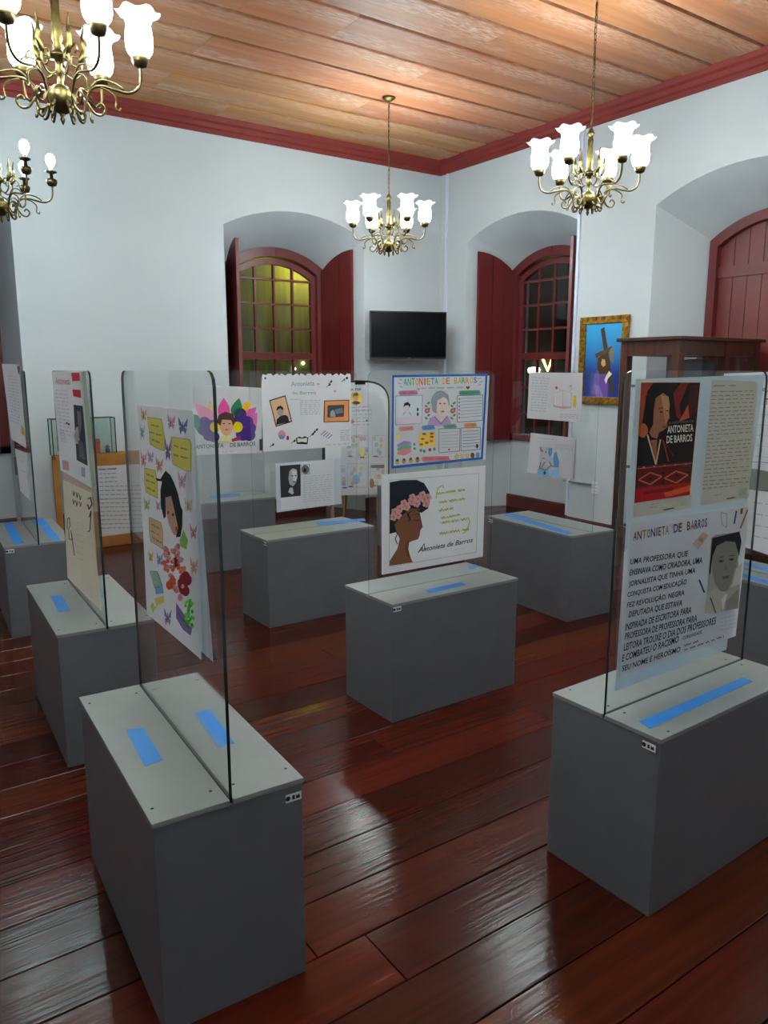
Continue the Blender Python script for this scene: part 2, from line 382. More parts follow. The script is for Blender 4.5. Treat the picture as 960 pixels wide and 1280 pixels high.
def build_window(name, fn, c, shutters, n_low=2):
    HWR, DEP = NICHE.get(c, (.60, .54)); ZSR = 2.72 if c not in NICHE else 2.98
    root = struct(empty(name, fn(c, DEP, PAR)))
    inv = Matrix.Translation(-root.location)
    def ob(mb, nm, par=root):
        mb.v = [tuple(Vector(v)-Vector(root.location)) for v in mb.v] if par is root else mb.v
        return mb.obj(nm, par)
    mb = MB(); ring(mb, fn, c, HWR, ZSR, RISE, .085, PAR, DEP-.03, DEP+.12, M_RED)
    mb.prism([(c-HWR, PAR), (c+HWR, PAR), (c+HWR, PAR+.07), (c-HWR, PAR+.07)], lambda a, b, d: fn(a, d, b), DEP-.03, DEP+.12, M_RED)
    mb.prism([(c-.004, ZSR+.125), (c+.004, ZSR+.125), (c+.004, ZSR+.19), (c-.004, ZSR+.19)], lambda a, b, d: fn(a, d, b), DEP-.036, DEP-.02, M_REDDARK)
    ob(mb, 'window_frame')
    g = HWR-.085                                      # sash half width
    mb = MB(); ring(mb, fn, c, g, ZSR-.075, .16, .055, PAR+.07, DEP+.02, DEP+.07, M_RED); ob(mb, 'sash')
    gi = g-.055
    zrows = [1.775, 2.06, 2.325, 2.585]
    mb = MB(); mb.prism([(c-gi, 1.725), (c+gi, 1.725), (c+gi, 1.80), (c-gi, 1.80)], lambda a, b, d: fn(a, d, b), DEP+.01, DEP+.075, M_RED); ob(mb, 'meeting_rail')
    zt = ZSR+.09
    us = [c-gi+2*gi*i/4 for i in range(5)]
    for u in us[1:-1]:
        mb = MB(); zt_u = ZSR-.075+.16-.045-(.13*((u-c)/g)**2)
        mb.prism([(u-.011, PAR+.07), (u+.011, PAR+.07), (u+.011, zt_u), (u-.011, zt_u)], lambda a, b, d: fn(a, d, b), DEP+.025, DEP+.06, M_RED); ob(mb, 'glazing_bar')
    for z in (1.10, 1.41)+tuple(zrows[1:]):
        mb = MB(); mb.prism([(c-gi, z-.011), (c+gi, z-.011), (c+gi, z+.011), (c-gi, z+.011)], lambda a, b, d: fn(a, d, b), DEP+.026, DEP+.059, M_RED); ob(mb, 'glazing_bar')
    zz = [PAR+.07, 1.10, 1.41, 1.725, 1.80]+zrows[1:]+[None]
    for i in range(4):
        for j in range(len(zz)-1):
            z0, z1 = zz[j], zz[j+1]
            if z0 == 1.725: continue
            u0, u1 = us[i]+.008, us[i+1]-.008
            if z1 is None:
                f = lambda u: ZSR-.075+.16-.04-(.13*((u-c)/g)**2)
                poly = [(u0, z0+.008), (u1, z0+.008), (u1, f(u1)), ((u0+u1)/2, f((u0+u1)/2)), (u0, f(u0))]
            else: poly = [(u0, z0+.008), (u1, z0+.008), (u1, z1-.008), (u0, z1-.008)]
            mb = MB(); mb.prism(poly, lambda a, b, d: fn(a, d, b), DEP+.040, DEP+.044, PANE); ob(mb, 'pane')
    # shutters: leaf swung into the room, top follows half of the arch
    for side, free, zbot, ztop in shutters:
        hx = c+side*(HWR-.01); hv = DEP-.03 if ztop is None else .50
        p0 = Vector((hx, hv)); p1 = Vector(free); L = (p1-p0).length; d = (p1-p0)/L; nn = Vector((-d.y, d.x))*(1 if side < 0 else -1)
        sh = struct_child = None
        R = (HWR*HWR+RISE*RISE)/(2*RISE)
        def top_at(t):
            x = HWR*(1-t/L*1.0); z = ZSR-.03-(R-RISE)+math.sqrt(R*R-x*x)
            return z if ztop is None else ztop
        def leaf(t0, t1, th0, th1, z0, z1off, m):
            ts = [t0+(t1-t0)*i/5 for i in range(6)]
            poly = [(t0, z0), (t1, z0)]+[(t, top_at(t)-z1off) for t in reversed(ts)]
            b = MB(); b.prism(poly, lambda a, z, e: fn(p0.x+d.x*a+nn.x*e, p0.y+d.y*a+nn.y*e, z), th0, th1, m); return b
        sh = ob(leaf(0, L, 0, .02, zbot, 0, M_RED), 'shutter')
        for a, b2 in ((0.004, L*.30), (L*.306, L*.60), (L*.625, L-.004)):
            bb = leaf(a, b2, .02, .034, zbot+.003, .003, M_RED); bb.v = [tuple(Vector(v)-Vector(root.location)) for v in bb.v]; bb.obj('board', sh)
    return root
build_window('window_1', back_fn, CW1, [(-1, (CW1-.70, .0), PAR, None), (1, (CW1+.675, .0), PAR, None)])
build_window('window_2', right_fn, CW2, [(-1, (CW2-.625, -.0), PAR, None), (1, (CW2+.71, .045), PAR, None)])
build_window('window_3', back_fn, CW3, [(1, (CW3+.785, .06), PAR, 1.58)])

# arched door closing the third niche of the right wall
def build_door():
    c = CDR; fn = right_fn
    root = struct(empty('door_1', fn(c, DEP, 0)))
    O = Vector(root.location)
    def ob(mb, nm, par=root):
        mb.v = [tuple(Vector(v)-O) for v in mb.v]; return mb.obj(nm, par)
    mb = MB(); ring(mb, fn, c, HWR, ZSR, RISE, .075, 0, DEP-.05, DEP+.08, M_RED); ob(mb, 'door_frame')
    g = HWR-.075
    nb = 8
    for i in range(nb):
        u0 = -g+2*g*i/nb+.002; u1 = -g+2*g*(i+1)/nb-.002
        f = lambda u: ZSR-.056+(RISE-.026)*(1-(u/g)**2)+.012
        poly = [(u0, .01), (u1, .01), (u1, f(u1)), ((u0+u1)/2, f((u0+u1)/2)), (u0, f(u0))]
        mb = MB(); mb.prism([(c+a, z) for a, z in poly], lambda a, b, d: fn(a, d, b), DEP+.004, DEP+.03, M_RED); ob(mb, 'board')
    for z in (2.40, 1.25, .12):
        mb = MB(); mb.prism([(c-g, z), (c+g, z), (c+g, z+.095), (c-g, z+.095)], lambda a, b, d: fn(a, d, b), DEP-.016, DEP+.004, M_RED); ob(mb, 'rail')
build_door()

# night outside the windows: courtyard walls lit by a yellow lamp, and a lit letter sign across the street
ext = noisy('courtyard_plaster', '#56604f', '#7c8050', scale=(6, 6, .6), nscale=3, rough=.9)
mb = MB(); mb.box((1.0, 9.1, -.5), (7.0, 9.2, 4.2), ext); o = mb.obj('courtyard_wall'); struct(o)
mb = MB(); mb.lathe([(0, 0), (.05, .02), (.07, .08), (.04, .14), (0, .15)], mat('yellow_lamp', '#fff2b0', .5, emit='#ffdc50', es=150), 12)
mb.box((-.02, .0, .05), (.02, .30, .09), M_BLACK); o = mb.obj('courtyard_lamp'); o.location = (5.0, 8.80, 2.84); tag(o, 'glowing yellow courtyard lamp outside the window behind the television', 'lamp')
for i, (px, yy) in enumerate((((379, 454), 9.085), ((368, 461), 9.085))):
    p = at_y(px, yy); mb = MB(); mb.lathe([(0, -.02), (.018, -.01), (.018, .01), (0, .02)], mat('warm_point', '#ffffff', .5, emit='#fff3c8', es=14), 10)
    o = mb.obj('wall_light'); o.location = p; tag(o, ('higher', 'lower')[i]+' of two small warm points of light on the courtyard wall', 'light')
mb = MB(); mb.box((9.06, 8.2, -.5), (9.16, 13.5, 3.2), mat('street_wall', '#23201c', .9)); struct(mb.obj('street_wall'))
neon = mat('neon_yellow', '#fff0b0', .5, emit='#ffe27a', es=9)
p = [at_x(q, 9.045) for q in ((678.5, 449), (684.5, 463.5), (690, 449))]
mb = MB(); mb.tube(p, .018, neon, 6); o = mb.obj('neon_letter'); tag(o, 'glowing yellow neon letter V seen through the dark window', 'sign')
q = at_x((667.5, 462), 8.97)
mb = MB(); mb.lathe([(0, -.05), (.09, -.05), (.10, 0), (.08, .03), (0, .04)], mat('street_lamp', '#ffffff', .5, emit='#fff6d8', es=8), 12); o = mb.obj('street_light'); o.location = q
tag(o, 'glowing white lamp next to the neon letter beyond the dark window', 'lamp')

# ------------------------------------------------------------------ chandeliers
def chandelier(name, loc, label, shades=True, a0=0.0):
    """loc is the lower tip; heights are measured from it"""
    root = empty(name, loc); tag(root, label, 'chandelier', None)
    ztop = ZC-loc[2]
    mb = MB(); mb.lathe([(0, ztop-.035), (.02, ztop-.032), (.045, ztop-.018), (.058, ztop-.006), (.058, ztop), (0, ztop)], M_BRASS, 20); mb.obj('canopy', root)
    # chain of alternating links
    mb = MB(); z = .54; k = 0
    while z < ztop-.05:
        pts = []
        for i in range(9):
            t = 2*PI*i/8; x = .008*math.cos(t); zz = .021*math.sin(t)
            pts.append((x if k % 2 else 0, 0 if k % 2 else x, z+zz))
        mb.tube(pts, .0026, M_BRASS, 5); z += .036; k += 1
    mb.tube([(.004, .004, .5), (.007, -.004, .8), (-.006, .004, 1.1), (.004, .003, ztop-.03)], .0022, M_DARKBRASS, 5)
    mb.obj('chain', root)
    mb = MB()
    mb.lathe([(0, .54), (.012, .535), (.02, .515), (.028, .505), (.016, .497), (.013, .485), (.018, .47), (.016, .43), (.021, .36), (.022, .33), (.015, .315), (.02, .30), (.015, .285), (.045, .265), (.047, .258), (.016, .25), (.011, .225), (.019, .205), (.010, .19), (.012, .16), (.02, .15)], M_BRASS, 14)
    mb.obj('stem', root)
    mb = MB(); mb.lathe([(.006, .155), (.028, .15), (.048, .128), (.054, .10), (.046, .072), (.028, .052), (.012, .044), (0, .044)], M_BRASS, 18); mb.obj('hub', root)
    mb = MB(); mb.lathe([(.008, .05), (.012, .04), (.007, .033), (.011, .022), (.005, .008), (0, 0)], M_DARKBRASS, 10); mb.obj('finial', root)
    # leaf ornaments round the stem
    leaf_me = None
    for i in range(5):
        if not leaf_me:
            b = MB(); b.tube(spline([(.02, 0, .20), (.055, 0, .185), (.085, 0, .215), (.082, 0, .265), (.052, 0, .272), (.048, 0, .243), (.066, 0, .235)], 5), .0045, M_BRASS, 5)
            pts = spline([(.08, 0, .25), (.10, 0, .30), (.096, 0, .345), (.105, 0, .40)], 5)
            b.tube(pts, .01, M_BRASS, 5, [.006, .011, .013, .014, .012, .011, .010, .011, .012, .010, .008, .006, .005, .004, .003, .001][:len(pts)])
            b.tube(spline([(.085, 0, .26), (.12, .012, .285), (.135, .012, .26), (.118, .012, .25)], 4), .004, M_BRASS, 5)
            leaf_me = b.mesh('leaf_ornament')
        o = link_mesh('leaf_ornament', leaf_me, root); o.rotation_euler = (0, 0, a0+.4+2*PI*i/5)
    arm_me = cup_me = shade_me = scroll_me = bulb_me = sleeve_me = None
    R = .32
    for i in range(6):
        ang = a0+2*PI*i/6
        if not arm_me:
            b = MB(); b.tube(spline([(.035, 0, .10), (.06, 0, .065), (.085, 0, .06), (.095, 0, .10), (.115, 0, .15), (.16, 0, .168), (.22, 0, .158), (.265, 0, .152), (.302, 0, .17), (.318, 0, .205), (R, 0, .262)], 5), .0062, M_DARKBRASS, 6); arm_me = b.mesh('arm')
            b = MB()
            b.tube(spline([(.07, 0, .125), (.10, 0, .095), (.125, 0, .06), (.155, 0, .055), (.17, 0, .08), (.152, 0, .10), (.138, 0, .085)], 5), .0055, M_BRASS, 5)
            b.tube(spline([(.15, 0, .165), (.19, 0, .15), (.215, 0, .125), (.212, 0, .088), (.228, 0, .078), (.232, 0, .09)], 5), .0045, M_BRASS, 5)
            b.tube(spline([(.05, 0, .08), (.075, 0, .03), (.09, 0, .045), (.08, 0, .065)], 4), .005, M_DARKBRASS, 5)
            b.tube(spline([(.10, 0, .14), (.15, 0, .19), (.21, 0, .185), (.25, 0, .162)], 4), .0045, M_BRASS, 5)
            scroll_me = b.mesh('scroll')
            b = MB(); b.lathe([(.008, .255), (.026, .262), (.034, .280), (.035, .297), (.030, .300), (.028, .303), (0, .303)], M_DARKBRASS, 16)
            if not shades:
                b.lathe([(0, .308), (.012, .308), (.010, .335), (.034, .345), (.036, .352), (.012, .356), (0, .356)], M_DARKBRASS, 14)
            cup_me = b.mesh('cup')
            if shades:
                prof = [(.022, .297), (.040, .304), (.051, .320), (.056, .345), (.056, .375), (.052, .405), (.050, .425), (.058, .447), (.076, .464), (.088, .471)]
                prof = prof+[(r-.004, z) for r, z in reversed(prof[:-1])]
                def ruf(j, a, r, z):
                    k = max(0, ((j if j < 10 else 18-j)-6))/3.0
                    return r+.006*k*math.cos(6*a), z+.006*k*math.cos(6*a+.6)-.004*k
                b = MB(); b.lathe(prof, M_SHADE, 36, ruffle=ruf, caps=False); shade_me = b.mesh('lamp_shade')
                b = MB(); b.lathe([(0, .31), (.013, .315), (.013, .34), (.024, .365), (.026, .385), (.018, .405), (0, .412)], M_BULB, 12); bulb_me = b.mesh('bulb')
            else:
                b = MB(); b.lathe([(.010, .354), (.012, .372), (.012, .378)], M_PVC, 10); sleeve_me = b.mesh('bulb_socket')
                b = MB(); b.lathe([(.010, .376), (.020, .39), (.030, .415), (.027, .44), (.014, .458), (0, .462)], mat('bare_bulb', '#ffffff', .4, emit='#e0fafc', es=150), 14); bulb_me = b.mesh('bulb')
        arm = link_mesh('arm', arm_me, root); arm.rotation_euler = (0, 0, ang)
        link_mesh('scroll', scroll_me, arm)
        for nm, me in (('cup', cup_me), ('lamp_shade', shade_me), ('bulb_socket', sleeve_me), ('bulb', bulb_me)):
            if me:
                o = link_mesh(nm, me, arm); o.location = (R, 0, 0)
    return root
VIEW = lambda x, y: math.atan2(y, x)
chandelier('chandelier', (4.143, 5.868, 2.60), 'brass chandelier with glowing tulip shades hanging in front of the television corner', True, math.radians(24))
chandelier('chandelier', (4.138, 3.594, 2.60), 'brass chandelier with glowing tulip shades hanging before the arched maroon door', True, math.radians(18))
chandelier('chandelier', (.861, 3.562, 2.60), 'large brass tulip-shade chandelier hanging over the aisle of side-on glass panels', True, math.radians(44))
chandelier('chandelier', (.965, 5.758, 2.55), 'brass chandelier with bare bulbs and no shades by the blank wall', False, math.radians(-9.5))

chandelier('chandelier', (4.138, 1.32, 2.60), 'brass tulip-shade chandelier near the front wall on the door side', True, .3)
chandelier('chandelier', (.861, 1.32, 2.60), 'brass tulip-shade chandelier near the front wall on the aisle side', True, .1)

# ------------------------------------------------------------------ plinths, glass panels, tape
PH, GH = .57, 1.03
PL = {}
SCREW = MB().lathe([(0, .0012), (.0035, .001), (.0045, 0)], M_DARKBRASS, 8).mesh('screw')
def tag_sticker(root, x, y, z, nx, ny):
    """small white sticker with two dark pictograms on a vertical face whose outward normal is (nx,ny)"""
    t = Vector((-ny, nx, 0)); n = Vector((nx, ny, 0)); c = Vector((x, y, z))
    def rect(mb, a0, a1, b0, b1, d, m):
        mb.prism([(a0, b0), (a1, b0), (a1, b1), (a0, b1)], lambda a, b, e: c+t*a+n*e+Vector((0, 0, b)), d, d+.0006, m)
    mb = MB(); rect(mb, -.022, .022, -.011, .011, .0002, M_PLATE); st = mb.obj('sticker', root)
    mb = MB(); k = ink('#26262a')
    mb.prism([(-.016+.007*math.cos(i*PI/4), .007*math.sin(i*PI/4)) for i in range(8)], lambda a, b, e: c+t*a+n*e+Vector((0, 0, b)), .0009, .0012, k)
    mb.prism([(.006, -.006), (.018, -.006), (.016, .006), (.011, .002), (.007, .006)], lambda a, b, e: c+t*a+n*e+Vector((0, 0, b)), .0009, .0012, k)
    rect(mb, -.004, .003, -.006, .006, .0009, k)
    mb.obj('pictogram', st)
def plinth(key, cx, cy, L, W, deg, axis, label, sticker=None):
    """axis 'x' or 'y' is the long side; the glass stands in a slot along the middle"""
    root = empty('display_plinth', (cx, cy, 0), math.radians(deg)); tag(root, label, 'plinth')
    hx, hy = (L/2, W/2) if axis == 'x' else (W/2, L/2)
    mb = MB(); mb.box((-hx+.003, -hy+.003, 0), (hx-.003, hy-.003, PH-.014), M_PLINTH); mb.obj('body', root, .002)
    mb = MB()
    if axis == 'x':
        mb.box((-hx, -hy, PH-.014), (hx, -.0048, PH), M_PTOP_LIT); mb.box((-hx, .0048, PH-.014), (hx, hy, PH), M_PTOP_LIT)
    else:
        mb.box((-hx, -hy, PH-.014), (-.0048, hy, PH), M_PTOP_LIT); mb.box((.0048, -hy, PH-.014), (hx, hy, PH), M_PTOP_LIT)
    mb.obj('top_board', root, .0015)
    for s in (-1, 1) if key in 'ABH' else ():
        for t in (-.42, .42):
            for e in (.03, W/2-.02):
                x, y = (t*L, s*e) if axis == 'x' else (s*e, t*L)
                sc_ = link_mesh('screw', SCREW, root); sc_.location = (x, y, PH)
    if sticker: tag_sticker(root, *sticker)
    # glass
    dark_edge = key in 'ABCH'
    gl = L/2-.008; T = .004 if dark_edge else .003; r = .035; h = GH+.012
    out = [(-gl, 0), (gl, 0)]+[(gl-r+r*math.cos(a), h-r+r*math.sin(a)) for a in (0, PI/6, PI/3, PI/2)]+[(-gl+r-r*math.sin(a), h-r+r*math.cos(a)) for a in (0, PI/6, PI/3, PI/2)]
    fn = (lambda a, b, e: Vector((a, e, b))) if axis == 'x' else (lambda a, b, e: Vector((e, a, b)))
    k = len(out); vs_ = [fn(a, b, -T) for a, b in out]+[fn(a, b, T) for a, b in out]
    mb = MB(); mb.add(vs_, [tuple(range(k)), tuple(range(2*k-1, k-1, -1))], M_GLASS); g = mb.obj('glass_panel', root); g.location = (0, 0, PH-.012)
    mb = MB(); mb.add(vs_, [(i, (i+1) % k, (i+1) % k+k, i+k) for i in range(k)], M_GEDGE if dark_edge else M_GEDGE2); mb.obj('polished_edge', g)
    a = math.radians(deg); d = Vector((math.cos(a), math.sin(a), 0)) if axis == 'x' else Vector((-math.sin(a), math.cos(a), 0))
    n = Vector((d.y, -d.x, 0)) if axis == 'x' else Vector((-d.y, d.x, 0))
    PL[key] = dict(c=Vector((cx, cy, 0)), d=d, n=n, L=L)       # n faces the photographer's side
    return root
plinth('A', .692, 2.030, .83, .39, -2.6, 'y', 'grey plinth whose tall glass carries the poster of a woman with yarn hair', (.165, -.415, .525, 0, -1))
plinth('B', .805, 3.525, .85, .39, -2.8, 'y', 'grey plinth below the page with two red squares, one short blue tape', None)
plinth('C', .900, 5.335, .83, .39, -3.4, 'y', 'grey plinth with two long blue tapes, beside the cardboard-fronted display', (-.16, -.415, .54, 0, -1))
plinth('D', 2.305, 2.882, .785, .40, .3, 'x', 'grey plinth below the framed drawing of a woman with a flower headband', (-.365, -.20, .545, 0, -1))
plinth('E', 2.445, 4.398, .80, .40, .0, 'x', 'grey plinth with a yellow sheen on top, below the scalloped white poster', (-.40, -.175, .545, -1, 0))
plinth('F', 2.465, 5.885, .79, .40, -3.0, 'x', 'grey plinth below the lotus poster', None)
plinth('G', 3.897, 3.608, .82, .40, -2.6, 'y', 'grey plinth with blue tape along its edge, below the open-book drawing', (-.20, .375, .54, -1, 0))
plinth('H', 2.190, 1.415, .79, .405, 1.0, 'x', 'grey plinth below the hand-lettered poster, one long blue tape', (-.395, -.165, .535, -1, 0))
plinth('I', 3.800, 1.97, .82, .40, -3.5, 'y', 'grey plinth with two blue tapes standing behind the hand-lettered poster', None)
plinth('J', 4.105, 5.33, .82, .40, -3.0, 'y', 'grey plinth and glass hidden behind the flower headband drawing', None)

def tape(px, label):
    """blue tape strip from its four traced corners on a plinth top"""
    p = [at_z(q, PH) for q in px]; n = len(p)
    mb = MB(); mb.add([(v.x, v.y, PH+.0002) for v in p]+[(v.x, v.y, PH+.001) for v in p], [tuple(range(n)), tuple(range(n, 2*n))]+[(i, (i+1) % n, (i+1) % n+n, i+n) for i in range(n)], M_TAPE)
    o = mb.obj('tape_strip'); tag(o, label, 'tape'); return o
tape([(157, 912), (179, 910), (204, 950), (181, 958)], 'blue tape strip left of the glass on the yarn-hair poster plinth')
tape([(243, 890), (263, 887), (293, 929), (272, 934)], 'blue tape strip behind the glass on the yarn-hair poster plinth')
tape([(63, 745), (77, 744), (88, 763), (73, 765)], 'short blue tape strip on the plinth below the two red squares')
tape([(4, 654), (15, 652), (30, 679), (18, 681)], 'blue tape strip left of the glass on the plinth beside the cardboard display')
tape([(42, 648.5), (54, 647.5), (75.5, 674.5), (64, 675.5)], 'blue tape strip right of the glass on the plinth beside the cardboard display')
tape([(531, 737.5), (576, 728), (583, 731), (537, 741.5)], 'longer blue tape strip on the plinth of the headband drawing')
tape([(584, 708), (594, 705.5), (599, 708.5), (587, 712)], 'short blue tape strip at the corner of the headband drawing plinth')
tape([(629, 643.5), (636, 641.5), (716, 666), (709, 668.5)], 'long blue tape strip along the edge of the open-book drawing plinth')
tape([(799, 902), (928, 847), (941, 852), (812, 911)], 'long bright blue tape strip on the hand-lettered poster plinth')
tape([(395, 653), (455, 648), (457, 651), (397, 657)], 'faint blue tape strip on the plinth with a yellow sheen')
tape([(262, 619.5), (300, 616.5), (300, 619.5), (262, 623)], 'blue tape strip on the plinth below the lotus poster')
tape([(930, 702), (975, 715.5), (975, 719), (924, 703.5)], 'blue tape strip along the far side of the plinth behind the hand-lettered poster')
tape([(928, 716.5), (975, 731), (972, 734), (926, 720)], 'blue tape strip along the near side of the plinth behind the hand-lettered poster')

# ------------------------------------------------------------------ paper posters
FONT_CACHE = {}
def glyphs(s, bold=.014):
    if s not in FONT_CACHE:
        cu = bpy.data.curves.new('txt', 'FONT'); cu.body = s; cu.resolution_u = 2; cu.offset = bold
        ob = bpy.data.objects.new('txt', cu); me = bpy.data.meshes.new_from_object(ob)
        vs_ = [tuple(v.co) for v in me.vertices]; fs_ = [tuple(p.vertices) for p in me.polygons]
        bpy.data.objects.remove(ob); bpy.data.meshes.remove(me); bpy.data.curves.remove(cu)
        if vs_:
            x0 = min(v[0] for v in vs_); x1 = max(v[0] for v in vs_); y0 = min(v[1] for v in vs_); y1 = max(v[1] for v in vs_)
            vs_ = [((v[0]-x0)/max(x1-x0, 1e-6), (v[1]-y0)/max(y1-y0, 1e-6)) for v in vs_]
        FONT_CACHE[s] = (vs_, fs_)
    return FONT_CACHE[s]
def crop(x0, y0, s):
    return lambda x, y: (x0+x/s, y0+y/s)
JOINED = ('title', 'lettering', 'handwriting', 'heading', 'paragraphs', 'writing', 'portrait', 'ruled_lines', 'lotus', 'face', 'photo', 'artwork', 'pattern_band', 'hair', 'skin', 'features', 'yarn_hair', 'paper_ball_dress', 'figure', 'border', 'signature', 'left_photo', 'right_photo', 'map_picture')
SINGLE = dict(banners='banner', doodles='doodle', butterflies='butterfly', children='child_figure', hearts='heart', boxes='ruled_box', bubbles='speech_bubble', books='book', small_pages='small_page', red_squares='red_square', corner_flowers='corner_flower', sprigs='sprig', flowers='flower', rays='ray', curls='curl', red_flowers='red_flower', motto='motto_line', bubble_text='bubble_line')
def clusters(mb):
    """split a print into the pieces whose faces touch or overlap"""
    n = len(mb.f); bb = []
    for f in mb.f:
        P = [mb.v[i] for i in f]; bb.append([min(p[k] for p in P)-.0012 for k in range(3)]+[max(p[k] for p in P)+.0012 for k in range(3)])
    par = list(range(n))
    def find(a):
        while par[a] != a: par[a] = par[par[a]]; a = par[a]
        return a
    for i in range(n):
        for j in range(i):
            A, B = bb[i], bb[j]
            if A[0] <= B[3] and B[0] <= A[3] and A[1]-.006 <= B[4] and B[1]-.006 <= A[4] and A[2] <= B[5] and B[2] <= A[5]: par[find(i)] = find(j)
    out = {}
    for i in range(n):
        c = out.setdefault(find(i), MB()); c.add([mb.v[k] for k in mb.f[i]], [tuple(range(len(mb.f[i])))], mb.ms[mb.mi[i]])
    return list(out.values())
class Sheet:
    """a sheet of paper in a vertical plane; shapes are traced in photograph pixels and laid on it as thin prints"""
    def __init__(s, c, d, n, px, off, name, label, cat='poster', paper=None, wavy=0.0, outline=None, thick=.0006, group=None):
        s.c, s.d, s.n, s.off = c, d, n, off; s.rng = random.Random(len(label)); s.parts = {}; s.wavy = wavy
        pl = [s.uv(p) for p in (outline or px)]
        s.org = Vector((0, 0, 0)); mb = MB(); k = len(pl)
        s.q = [s.uv(p) for p in px]
        if wavy and not outline:
            N = 8; vs_ = []; fs_ = []
            for e in (0, -thick):
                for j in range(N+1):
                    for i in range(N+1):
                        a = i/N; b = j/N
                        u = [(s.q[0][m]*(1-a)+s.q[1][m]*a)*(1-b)+(s.q[3][m]*(1-a)+s.q[2][m]*a)*b for m in (0, 1)]
                        vs_.append(s.P(u[0], u[1], e))
            W_ = (N+1)*(N+1)
            for j in range(N):
                for i in range(N):
                    p = j*(N+1)+i; fs_ += [(p, p+1, p+N+2, p+N+1), (W_+p, W_+p+N+1, W_+p+N+2, W_+p+1)]
            mb.add(vs_, fs_, paper or M_PAPER, True)
        else:
            mb.add([s.P(a, b, 0) for a, b in pl]+[s.P(a, b, -thick) for a, b in pl], [tuple(range(k)), tuple(range(2*k-1, k-1, -1))]+[(i, (i+1) % k, (i+1) % k+k, i+k) for i in range(k)], paper or M_PAPER)
        s.root = mb.obj(name); tag(s.root, label, cat, group)
    def uv(s, px):
        d = ray(px); o = s.c+s.n*s.off
        t = (o-CAM).dot(s.n)/d.dot(s.n); p = CAM+d*t
        return ((p-o).dot(s.d), p.z)
    def P(s, u, z, lift):
        w_ = s.wavy*(math.sin(u*9+z*4)+.6*math.sin(z*13-u*5)) if s.wavy else 0
        return s.c+s.d*u+s.n*(s.off+lift+abs(w_))+Vector((0, 0, z-s.c.z))
    def _mb(s, part):
        if part not in s.parts: s.parts[part] = MB()
        return s.parts[part]
    def poly(s, part, pts, col, lay=1):
        m = ink(col) if isinstance(col, str) else col
        v = [s.P(*s.uv(p), .0005*lay) for p in pts]
        s._mb(part).add(v, [tuple(range(len(v)))], m); return s
    def ell(s, part, c, rx, ry, col, lay=1, n=16, rot=0):
        pts = []
        for i in range(n):
            a = 2*PI*i/n; x = rx*math.cos(a); y = ry*math.sin(a)
            pts.append((c[0]+x*math.cos(rot)-y*math.sin(rot), c[1]+x*math.sin(rot)+y*math.cos(rot)))
        return s.poly(part, pts, col, lay)
    def line(s, part, pts, wd, col, lay=2):
        for a, b in zip(pts, pts[1:]):
            dx, dy = b[0]-a[0], b[1]-a[1]; L = math.hypot(dx, dy) or 1; nx, ny = -dy/L*wd/2, dx/L*wd/2
            s.poly(part, [(a[0]+nx, a[1]+ny), (b[0]+nx, b[1]+ny), (b[0]-nx, b[1]-ny), (a[0]-nx, a[1]-ny)], col, lay)
        return s
    def frame(s, part, pts, wd, col, lay=2): return s.line(part, list(pts)+[pts[0]], wd, col, lay)
    def text(s, part, st, tl, tr, br, bl, col, lay=3):
        vs_, fs_ = glyphs(st); m = ink(col); out = []
        for x, y in vs_:
            y = 1-y
            p = [(tl[k]*(1-x)+tr[k]*x)*(1-y)+(bl[k]*(1-x)+br[k]*x)*y for k in (0, 1)]
            out.append(s.P(*s.uv(p), .0005*lay))
        s._mb(part).add(out, fs_, m); return s
    def tline(s, part, st, a, b, h, col, lay=3, slant=0):
        """text on a baseline a->b with cap height h pixels"""
        return s.text(part, st, (a[0]+slant, a[1]-h), (b[0]+slant, b[1]-h), b, a, col, lay)
    def scrib(s, part, a, b, h, col, words=5, lay=2):
        """one line of unreadable writing as short strokes"""
        t = 0; L = math.hypot(b[0]-a[0], b[1]-a[1]); step = L/words
        while t < 1:
            wl = step/L*s.rng.uniform(.5, 1.1); t2 = min(1, t+wl)
            p = (a[0]+(b[0]-a[0])*t, a[1]+(b[1]-a[1])*t); q = (a[0]+(b[0]-a[0])*t2, a[1]+(b[1]-a[1])*t2)
            k = max(3, int(math.hypot(q[0]-p[0], q[1]-p[1])/max(h*.36, .4)))
            pts = [(p[0]+(q[0]-p[0])*i/k, p[1]+(q[1]-p[1])*i/k+(h*.42 if i % 2 else -h*.42)*s.rng.uniform(.5, 1)) for i in range(k+1)]
            s.line(part, pts, max(h*.2, .28), col, lay); t = t2+.3*step/L
        return s
    def done(s):
        for k, mb in s.parts.items():
            if '#' in k: mb.obj(k.split('#')[0], s.root); continue
            if k in JOINED:
                o = mb.obj(k, s.root)
                if k in ('handwriting', 'writing', 'paragraphs', 'ruled_lines', 'paper_ball_dress'): o['kind'] = 'stuff'      # strokes too small to pick apart
                continue
            for cl in clusters(mb): cl.obj(SINGLE.get(k, k), s.root)
        return s.root
def on(key, px, name, label, cat='poster', off=.0052, **kw):
    p = PL[key]; return Sheet(p['c'], p['d'], p['n'], px, off, name, label, cat, **kw)

C1 = crop(470, 450, 4.74)
